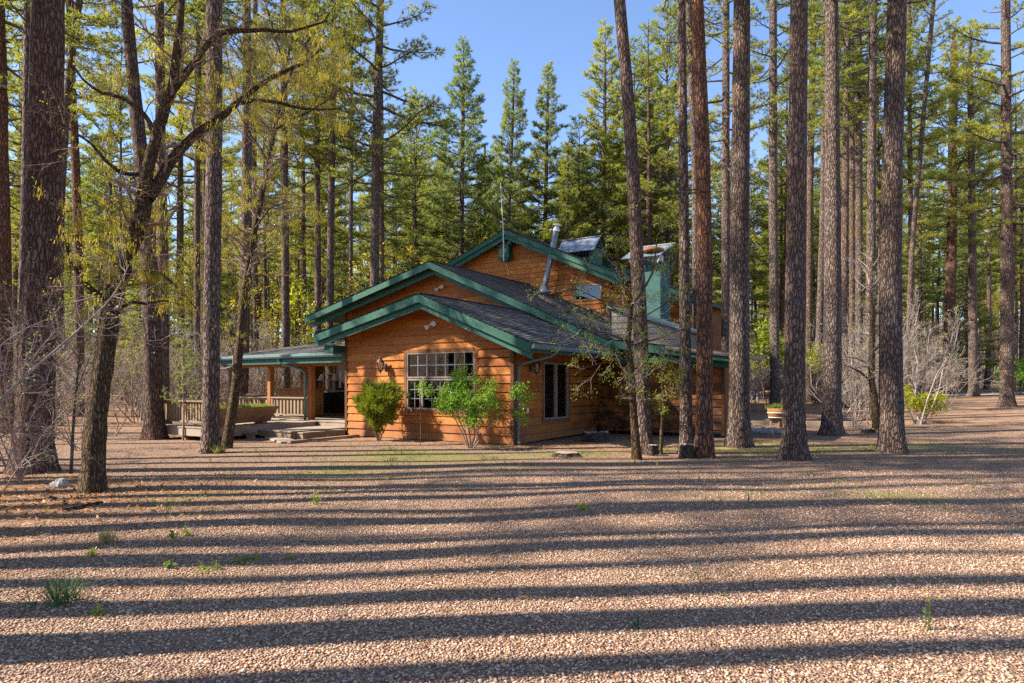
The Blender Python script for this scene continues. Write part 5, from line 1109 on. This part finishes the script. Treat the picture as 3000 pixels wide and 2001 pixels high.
oak('dark crooked bare oak between the two big right hand trunks', 23.5, [([(2570, 1262), (2562, 1180), (2553, 1110), (2552, 1040), (2556, 950), (2550, 860), (2556, 760)], 0.13, 0.04, 0, 0.3), ([(2550, 1115), (2520, 1090), (2490, 1075), (2462, 1068)], 0.04, 0.012, -0.3, 0.1), ([(2553, 1070), (2510, 1050), (2470, 1045)], 0.03, 0.01, -0.3, 0.1), ([(2552, 1040), (2590, 1000), (2640, 990)], 0.03, 0.01, 0.2, 0.1)], 65, 'twig', 'catkin', 4.5, (0.5, 1.6), 0.12, 2, 0.8)
# bare shrub reaching in from the left edge
def shrub(label, d, limbs, seed, mat, per_m, lenr, level=2, leaf=0.1):
    rng = np.random.default_rng(seed); b = at(*limbs[0][0][0], d); b[2] = gz(b[0], b[1]) - 0.03
    t = tag(empty('bare_shrub', tuple(b)), label, 'shrub'); nm, nl = NM(), NM(); segs, tips = [], []
    for path, r0, r1, dz, st in limbs:
        Q = smooth_path(limb_pts(path, d, dz)) - b; np_tube(nm, Q, np.linspace(r0, r1, len(Q)), 7, 0, 0.05, rng); sprout(rng, Q, r0, r1, per_m, lenr, level, segs, tips, st, (4, 4, 3), 0.02)
    segs_to(nm, segs, 0, 4); link('stems', nm.mesh('stems', [M[mat]]), t); tp = np.array([q[0] for q in tips]); tp = tp[rng.uniform(0, 1, len(tp)) < leaf]; leaves(nl, rng, tp, 0.03, 0, 3, 0.02, 0.4); link('leaves', nl.mesh('leaves', [M['newleaf']]), t)
shrub('long bare grey branch reaching in across the massive trunk from the left edge', 8.0, [
    ([(-150, 1520), (-90, 1300), (0, 1170), (100, 1080), (209, 986), (270, 930), (326, 878), (360, 820), (377, 776)], 0.026, 0.006, 0.6, 0.25), ([(-60, 1240), (60, 1120), (110, 1030), (170, 960)], 0.016, 0.004, 0.5, 0.1), ([(-100, 1330), (0, 1010), (80, 960), (150, 930)], 0.016, 0.004, -0.3, 0.1), ([(209, 986), (290, 985), (360, 978)], 0.010, 0.003, 0.3, 0.1),
    ([(0, 1455), (60, 1360), (110, 1290), (143, 1230)], 0.010, 0.005, -1.0, 0.3), ([(-150, 1450), (-20, 1290), (60, 1250), (130, 1240)], 0.014, 0.004, 0.3, 0.1)], 71, 'twig', 8.0, (0.25, 0.8), 2, 0.08)
shrub('tangled bare brown shrub round the foot of the massive trunk', 10.8, [
    ([(60, 1415), (80, 1250), (140, 1100), (200, 1000)], 0.018, 0.005, 0.2, 0.1), ([(60, 1415), (30, 1250), (10, 1100), (40, 950)], 0.018, 0.005, -0.2, 0.1), ([(60, 1415), (120, 1280), (210, 1180), (270, 1130)], 0.016, 0.005, -0.2, 0.1), ([(60, 1415), (10, 1300), (-40, 1180)], 0.016, 0.005, 0.2, 0.1), ([(60, 1415), (70, 1150), (120, 930), (170, 820)], 0.016, 0.004, 0.1, 0.1)], 72, 'twig_brown', 8.0, (0.3, 0.9), 2, 0.05)
shrub('thin upright sapling stem between the massive trunk and the oak', 11.2, [([(208, 1388), (214, 1260), (222, 1150), (236, 1020)], 0.03, 0.012, 0, 0.4), ([(222, 1150), (250, 1080), (280, 1000)], 0.010, 0.004, 0, 0.1)], 73, 'twig_dark', 4, (0.3, 0.8), 2, 0.1)

# ------------------------------------------------------------------ shrubs before the house, saplings, yellow green shrubs
rng = np.random.default_rng(81); x, y = spot(1110, 1291)
t = tag(empty('cypress_shrub', (x, y, 0)), 'rounded golden green evergreen shrub left of the big window', 'shrub'); segs, tips, nm = [], [], NM()
for k in range(7):
    a = rng.uniform(0, 6.28); grow(rng, np.array([0.03 * math.cos(a), 0.03 * math.sin(a), -0.02]), np.array([0.3 * math.cos(a), 0.3 * math.sin(a), 1]), rng.uniform(0.8, 1.25), 0.02, 1, segs, tips, (4,), 0.1, 0.1, (0.3, 0.5), 0.4, 0.4)
segs_to(nm, segs, 0, 5); link('stems', nm.mesh('stems', [M['twig_brown']]), t); nm = NM(); n = 1700
v = unit(rng.standard_normal((n, 3))); r = rng.uniform(0.35, 1, n) ** 0.45; bump = 1 + 0.2 * np.sin(v[:, 0] * 6 + v[:, 2] * 5) + 0.16 * np.sin(v[:, 1] * 8 + 2 - v[:, 2] * 7) + 0.10 * rng.standard_normal(n)
P = v * (r * bump)[:, None] * np.array([0.56, 0.54, 0.62]); P[:, 2] = P[:, 2] + 0.98; P[:, :2] *= (0.72 + 0.38 * np.clip((P[:, 2:3] - 0.3) / 1.0, 0, 1)); needles(nm, rng, P, np.concatenate([v[:, :2] * 0.7, np.full((n, 1), 0.9)], 1), rng.uniform(0.10, 0.24, n), 11, 0.008, 0, 0.6)
link('foliage', nm.mesh('foliage', [M['goldleaf']]), t)

def leafy(name, label, px, py, stems, seed, mat, H, spread, tipK, size, scat, stemmat='twig_brown', cat='shrub', kids=(4, 4, 4), d=None, first=0.3):
    rng = np.random.default_rng(seed)
    if d is None: x, y = spot(px, py)
    else: x, y = (px - 1500) / F * d, d
    t = tag(empty(name, (x, y, gz(x, y))), label, cat); segs, tips, nm, nl = [], [], NM(), NM()
    for k in range(stems):
        a = 6.28 * (k + rng.uniform(-.3, .3)) / stems; grow(rng, np.array([0.05 * math.cos(a), 0.05 * math.sin(a), -0.03]), np.array([spread * math.cos(a), spread * math.sin(a), 1]), H * rng.uniform(0.65, 1.0), 0.022, 3, segs, tips, kids, 0.14, 0.04, (0.35, 0.6), 0.7, first)
    segs_to(nm, segs, 0, 5); link('stems', nm.mesh('stems', [M[stemmat]]), t); tp = np.array([q[0] for q in tips]); tp = tp[tp[:, 2] > H * 0.22]; leaves(nl, rng, tp, size, 0, tipK, scat, 0.3, 0.7); link('leaves', nl.mesh('leaves', [M[mat]]), t); return t
leafy('maple_shrub', 'airy bright green many stemmed shrub before the front corner', 1378, 1313, 8, 82, 'bushleaf', 2.0, 0.62, 8, 0.058, 0.06, kids=(4, 5, 5))
leafy('yellow_shrub', 'tall yellow green leafing shrub seen past the cabin corner', 2250, 1180, 5, 83, 'brightleaf', 4.6, 0.45, 8, 0.16, 0.14, d=37)
leafy('yellow_shrub', 'yellow green leafing shrub behind the thick dark pine', 2420, 1180, 4, 84, 'brightleaf', 3.0, 0.4, 6, 0.12, 0.12, d=36)
leafy('green_shrub', 'rounded yellow green shrub beside the big dark pine on the drive edge', 2690, 1238, 7, 85, 'brightleaf', 1.25, 0.6, 6, 0.07, 0.06)
leafy('green_shrub', 'low green shrub on the far bank at the right edge', 2985, 1160, 6, 86, 'bushleaf', 2.2, 0.7, 6, 0.12, 0.12, d=44)
leafy('yellow_shrub', 'yellow leafing oak rising behind the left slope of the second gable', 965, 1100, 4, 87, 'brightleaf', 7.0, 0.4, 6, 0.15, 0.16, d=36)
leafy('yellow_shrub', 'yellow leafing oak behind the porch roof', 800, 1100, 4, 88, 'catkin', 7.5, 0.4, 5, 0.14, 0.16, d=38)
leafy('yellow_shrub', 'pale yellow leafing oak beneath the tall dark pine above the gable', 1180, 1100, 4, 89, 'catkin', 10.5, 0.35, 5, 0.15, 0.18, d=40)
def sapling(px, py, H, seed, label, mat='young', R=0.75):
    rng = np.random.default_rng(seed); x, y = spot(px, py); t = tag(empty('young_fir', (x, y, gz(x, y))), label, 'sapling'); nm = NM(); nf = NM(); s0, s1, TP, TD = [], [], [], []
    np_tube(nm, np.array([(0, 0, -0.05), (0.03, 0, H * 0.3), (-0.02, 0.02, H * 0.7), (0, 0, H)]), np.array([0.032, 0.026, 0.016, 0.005]), 7, 0)
    for i in range(44):
        tt = 0.24 + 0.76 * (i + rng.uniform()) / 44; a = rng.uniform(0, 6.28); L = R * (1.12 - tt) ** 0.7 * rng.uniform(0.5, 1.2); dv = np.array([math.cos(a), math.sin(a), 0.25 + 0.5 * tt]); p = np.array([0, 0, tt * H]); e = p + dv * L; s0.append(p); s1.append(e)
        if tt < 0.38 and rng.uniform() < 0.6: continue
        for j in range(max(2, int(L * 16))):
            f = rng.uniform(0.35, 1); TP.append(p + dv * L * f + rng.normal(0, 0.05, 3)); TD.append(dv)
    for j in range(20): TP.append(np.array([0, 0, H * rng.uniform(0.8, 1.0)])); TD.append(np.array([0, 0, 1.0]))
    np_segs(nm, s0, s1, 0.009, 0.003, 3, 0); link('trunk', nm.mesh('trunk', [M['twig_brown']]), t); needles(nf, rng, np.array(TP), unit(np.array(TD)), np.full(len(TP), 0.085), 16, 0.0055, 0, 0.9); link('crown', nf.mesh('crown', [M[mat]]), t)
sapling(536, 1290, 2.95, 91, 'spindly bright green young fir before the deck railing')
sapling(385, 1225, 4.2, 92, 'dark green young fir in the shade behind the oak', 'needle', 1.3)

# ------------------------------------------------------------------ ground plants, stumps, stones
def tuft(name, label, px, py, n, L, mat, K, spread, cat='weed', w=0.006, up=1.0, seed=1):
    rng = np.random.default_rng(seed + int(px)); x, y = spot(px, py); nm = NM(); P = rng.standard_normal((n, 3)) * spread; P[:, 2] = 0
    D = np.stack([rng.normal(0, 0.4, n), rng.normal(0, 0.4, n), np.full(n, up)], -1); needles(nm, rng, P, D, np.full(n, L), K, w, 0, 0.5); o = tag(link(name, nm.mesh(name, [M[mat]])), label, cat); o.location = (x, y, gz(x, y))
tuft('grass_clump', 'dark green grass clump on the near gravel at the left', 190, 1765, 30, 0.27, 'darkgrass', 4, 0.085, 'grass clump', 0.004, 1.2)
tuft('grass_clump', 'pale dry grass tuft left of the small bright weeds', 318, 1590, 26, 0.16, 'drygrass', 7, 0.035, 'grass clump', 0.003, 1.3)
def weed(label, px, py, n, size, spread, hgt=0.05, mat='weed', K=6):
    rng = np.random.default_rng(int(px)); x, y = spot(px, py); nm = NM(); P = np.abs(rng.standard_normal((n, 3))) * 0 + rng.standard_normal((n, 3)) * spread; P[:, 2] = np.abs(P[:, 2]) * 0 + rng.uniform(0.2, 1, n) * hgt
    np_segs(nm, P * np.array([1, 1, 0]), P, 0.003, 0.002, 3, 0); leaves(nm, rng, P, size, 0, K, 0.012, -0.2, 0.45); o = tag(link('weed', nm.mesh('weed', [M[mat]])), label, 'weed'); o.location = (x, y, gz(x, y))
weed('small bright two leaved weed on the gravel left of the taller one', 513, 1582, 4, 0.055, 0.012, 0.06); weed('bright narrow leaved weed beside the two leaved one', 547, 1570, 4, 0.06, 0.014, 0.07)
weed('spreading yellow green weed patch on the left gravel', 612, 1672, 20, 0.028, 0.06, 0.03); weed('small weed just right of the spreading patch', 700, 1652, 10, 0.035, 0.04, 0.03); weed('low weed row at the right end of the weed line', 745, 1642, 9, 0.035, 0.03, 0.03); weed('lone low weed far right of the weed line', 853, 1640, 7, 0.03, 0.025, 0.03)
weed('tiny yellow weed on the near gravel left', 290, 1803, 5, 0.045, 0.015, 0.02); weed('tiny weed before the spreading weed patch', 497, 1665, 6, 0.045, 0.015, 0.05); weed('small yellow green sprig on the left gravel by the dry grass', 262, 1628, 5, 0.05, 0.015, 0.03)
weed('thin leggy seedling standing alone on the right gravel', 2720, 1845, 9, 0.03, 0.012, 0.22, 'grass', 3); weed('tiny dark sprig on the near gravel right of centre', 1863, 1842, 6, 0.03, 0.015, 0.06, 'darkgrass'); weed('bright weed in the shadow band before the cabin', 920, 1478, 8, 0.05, 0.03, 0.12); weed('small bright weed in the light right of centre', 1712, 1493, 9, 0.045, 0.05, 0.05)
tuft('grass_clump', 'green grass tuft at the foot of the straight grey pine', 640, 1328, 30, 0.26, 'grass', 7, 0.07, 'grass clump', 0.006, 1.3)
tuft('grass_clump', 'bright grass tuft beside the small oak sapling', 1880, 1308, 30, 0.2, 'weed', 7, 0.12, 'grass clump', 0.006, 1.2)
tuft('grass_clump', 'thin grass stalks round the foot of the big dark pine', 2625, 1325, 14, 0.5, 'drygrass', 4, 0.12, 'grass clump', 0.005, 1.6)
rg = np.random.default_rng(31); n = 90000; y = rg.uniform(5.0, 24, n); x = rg.uniform(-1, 1, n) * (0.8 * y); k = (rg.uniform(0, 1, n) < grass_f(x, y) * 0.7 * np.clip(1.4 * smooth_noise(x, y, 17, 3.2), 0, 1) + 0.0035) & np.array([not blocked(a, b, -1.0) or (Mhi @ Vector((a, b, 0))).y < -0.6 for a, b in zip(x, y)])
x, y = x[k], y[k]; P = np.stack([x, y, terrain(x, y)], -1); nm = NM(); needles(nm, rg, P, np.tile([0, 0, 1.2], (len(P), 1)), rg.uniform(0.035, 0.10, len(P)), 4, 0.0035, 0, 0.7)
s = rg.uniform(0, 1, len(P)) < 0.035; needles(nm, rg, P[s], np.tile([0, 0, 2.2], (s.sum(), 1)), rg.uniform(0.10, 0.22, s.sum()), 4, 0.005, 1, 0.35)
tag(link('ground_grass', nm.mesh('ground_grass', [M['grass'], M['weed']])), 'thin short grass and seedlings scattered over the gravel', 'grass', kind='stuff')
# fallen leaves, needles
def litter(n, fn, label, name, leafy_, mat, size):
    nm = NM(); x, y = fn(n); P = np.stack([x, y, terrain(x, y) + 0.012], -1); a = rg.uniform(0, 6.28, n); L = size * rg.uniform(0.6, 1.3, n); w = L * (0.28 if leafy_ else 0.02) + 0.0012
    d = np.stack([np.cos(a), np.sin(a), rg.normal(0, 0.35 if leafy_ else 0.12, n)], -1) * L[:, None]; s_ = np.stack([-np.sin(a), np.cos(a), rg.normal(0, 0.5, n)], -1) * w[:, None]; z = np.array([0, 0, 1.0]) * (np.abs(d[:, 2:3]) + np.abs(s_[:, 2:3])) * 0.6
    V = np.stack([P - d + z, P - s_ + z * 0.6, P + d + z, P + s_ + z * 1.3], 1).reshape(-1, 3); nm.add(V, np.arange(n * 4).reshape(-1, 4), 0); tag(link(name, nm.mesh(name, [M[mat]])), label, 'litter', kind='stuff')
def pick(n):
    X, Y_ = [], []
    while sum(map(len, X)) < n:
        y = 5 + 19 * rg.uniform(0, 1, n) ** 1.3; x = rg.uniform(-1, 1, n) * 0.85 * y; k = rg.uniform(0, 1, n) < duff_f(x, y) ** 1.5 * 0.9 + 0.10 * np.clip(0.5 + smooth_noise(x, y, 41, 2.0), 0, 1); X.append(x[k]); Y_.append(y[k])
    return np.concatenate(X)[:n], np.concatenate(Y_)[:n]
def left_pick(n): return rg.normal(-6.6, 1.5, n), np.clip(rg.normal(9.4, 1.1, n), 6.5, 13)
litter(2600, left_pick, 'orange brown fallen leaves under the bare shrub at the left', 'leaf_litter', True, 'litter', 0.032)
litter(24000, pick, 'dry pine needles strewn under the trees', 'needle_litter', False, 'straw', 0.06)
def stump(label, px, py, r, h, rag, seed):
    rng = np.random.default_rng(seed); x, y = spot(px, py); t = tag(empty('tree_stump', (x, y, gz(x, y))), label, 'stump'); nm = NM(); n = 26; a = np.arange(n) / n * 6.283; rr = r * (1 + 0.12 * np.sin(a * 5 + seed) + 0.05 * rng.standard_normal(n)); hh = h * (1 + rag * rng.standard_normal(n))
    rings = [(1.25, -0.05), (1.08, 0.25), (1.0, 0.6), (0.96, 1.0)]; V = np.array([(rr[j] * f * math.cos(a[j]), rr[j] * f * math.sin(a[j]), hh[j] * g) for f, g in rings for j in range(n)]); k = np.arange(n); k2 = (k + 1) % n
    Fc = np.concatenate([np.stack([i * n + k, i * n + k2, (i + 1) * n + k2, (i + 1) * n + k], -1) for i in range(3)]); nm.add(V, Fc, 0, True); link('bark', nm.mesh('bark', [M['stump']]), t)
    nm = NM(); top = np.concatenate([V[-n:], [[0, 0, h * 0.93]]]); nm.add(top, np.stack([k, k2, np.full(n, n)], -1), 0); link('cut_top', nm.mesh('cut_top', [M['cutwood']]), t)
stump('big ragged dark stump against the shaded cabin wall', 1742, 1293, 0.36, 0.26, 0.09, 3); stump('low flat grey stump out on the gravel before the side window', 1660, 1337, 0.27, 0.09, 0.03, 4); stump('short cut stump between the leaning pine and the small oak', 1911, 1334, 0.13, 0.24, 0.02, 5); stump('low split stump remains right of the scarred pine', 2545, 1268, 0.2, 0.12, 0.25, 6)
stump('charred stump close against the narrow pine trunk', 2012, 1342, 0.15, 0.30, 0.04, 8)
def rock(label, px, py, r, seed, flat=0.6):
    rng = np.random.default_rng(seed); x, y = spot(px, py); nm = NM(); n1, n2 = 14, 9; th = np.linspace(0, math.pi, n2); ps = np.arange(n1) / n1 * 6.283
    V = np.array([(math.sin(a) * math.cos(b), math.sin(a) * math.sin(b), math.cos(a)) for a in th for b in ps]); V = V * (1 + 0.16 * np.sin(V[:, :1] * 4 + seed) + 0.13 * np.sin(V[:, 1:2] * 5 + 2) + 0.05 * rng.standard_normal((len(V), 1))) * r * np.array([1.25, 0.9, flat])
    i = np.arange(n2 - 1)[:, None] * n1; k = np.arange(n1)[None]; nm.add(V, np.stack([i + k, i + (k + 1) % n1, i + n1 + (k + 1) % n1, i + n1 + k], -1).reshape(-1, 4), 0); o = tag(link('rock', nm.mesh('rock', [M['rock']])), label, 'rock'); o.location = (x, y, gz(x, y) + r * 0.2)
rock('pale grey rock in the leaf litter beside the oak foot', 178, 1428, 0.13, 1, 0.75)
for i, (px, py, r) in enumerate([(2195, 1262, .16), (2212, 1270, .2), (2232, 1264, .17), (2250, 1272, .2), (2268, 1266, .16), (2283, 1272, .18)]): rock(['first stone at the wall end of the stone row', 'second stone from the cabin in the stone row', 'flat third stone of the stone row', 'larger fourth stone of the stone row', 'fifth stone of the row below the half barrel', 'last stone of the row beside the thick dark pine'][i], px, py, r, 10 + i)
# half barrel planter with stand
x, y = spot(2276, 1252); t = tag(empty('barrel_planter', (x, y, gz(x, y))), 'half barrel planter with pale hoops beside the thick dark pine', 'planter')
m = MB(); m.lathe((0, 0, 0.26), [(0.0, 0.0), (0.24, 0.0), (0.31, 0.2), (0.34, 0.44), (0.31, 0.44), (0.30, 0.38), (0, 0.38)], 18); m.build('barrel', M['barrel'], t)
m = MB(); m.lathe((0, 0, 0.26), [(0.272, 0.08), (0.285, 0.08), (0.30, 0.12), (0.285, 0.12)], 18); m.lathe((0, 0, 0.26), [(0.318, 0.25), (0.33, 0.25), (0.338, 0.29), (0.32, 0.29)], 18); m.build('hoop', M['grid'], t)
for a in (0.5, 2.6, 4.7):
    m = MB(); m.bar((0.2 * math.cos(a), 0.2 * math.sin(a), 0.27), (0.24 * math.cos(a), 0.24 * math.sin(a), -0.02), 0.05, 0.05); m.build('foot', M['rail'], t)
nm = NM(); P = np.random.default_rng(3).standard_normal((60, 3)) * np.array([0.13, 0.13, 0.02]) + np.array([0, 0, 0.68]); needles(nm, np.random.default_rng(4), P, np.tile([0, 0, 1.0], (60, 1)), np.full(60, 0.22), 8, 0.008, 0, 0.8); link('sprouts', nm.mesh('sprouts', [M['young']]), t)
def logbar(name, label, cat, pa, pb, r, mat='rail'):
    a, b = Vector((*spot(*pa), 0)), Vector((*spot(*pb), 0)); a.z = gz(a.x, a.y) + r * 0.8; b.z = gz(b.x, b.y) + r * 0.8; t = tag(empty(name, a), label, cat); m = MB(); m.bar((0, 0, 0), b - a, r * 2, r * 2); m.build('beam', M[mat], t, 0.01)
logbar('timber_edging', 'long grey timber edging lying from the cabin corner to the half barrel', 'timber edging', (2130, 1242), (2262, 1243), 0.07, 'deck'); logbar('timber_edging', 'long pale timber edging between the thick dark pine and the big dark pine', 'timber edging', (2362, 1243), (2545, 1245), 0.07, 'deck'); logbar('timber_edging', 'short timber block right of the big dark pine', 'timber edging', (2672, 1242), (2715, 1243), 0.09, 'deck')
logbar('fallen_branch', 'thin dark fallen stick in the leaf litter', 'stick', (120, 1452), (190, 1472), 0.02, 'stump'); logbar('fallen_branch', 'longer dark fallen stick at the edge of the litter', 'stick', (185, 1500), (300, 1478), 0.025, 'stump')
# a red shed glimpsed far behind the yellow shrub
x, y = (2290 - 1500) / F * 58, 58.0; t = tag(empty('red_shed', (x, y, gz(x, y)), 0.2), 'small red board shed glimpsed far behind the yellow shrub', 'shed'); m = MB(); m.lap((Vector((0, 0, 0)), VX, VZ, -VY), [(-3, 0), (3, 0), (3, 2.4), (-3, 2.4)], 0.25, 0.03); m.box(-3, 3, 0.05, 3.5, 0, 2.38); m.build('wall', M['redwood'], t); m = MB(); slab(m, -3.3, 2.5, 3.3, 3.1, -0.4, 4, 0.12); m.build('roof', M['shingle'], t); m = MB(); m.box(-0.5, 0.5, -0.05, -0.035, 0.02, 2.0); m.build('door', M['corner'], t)
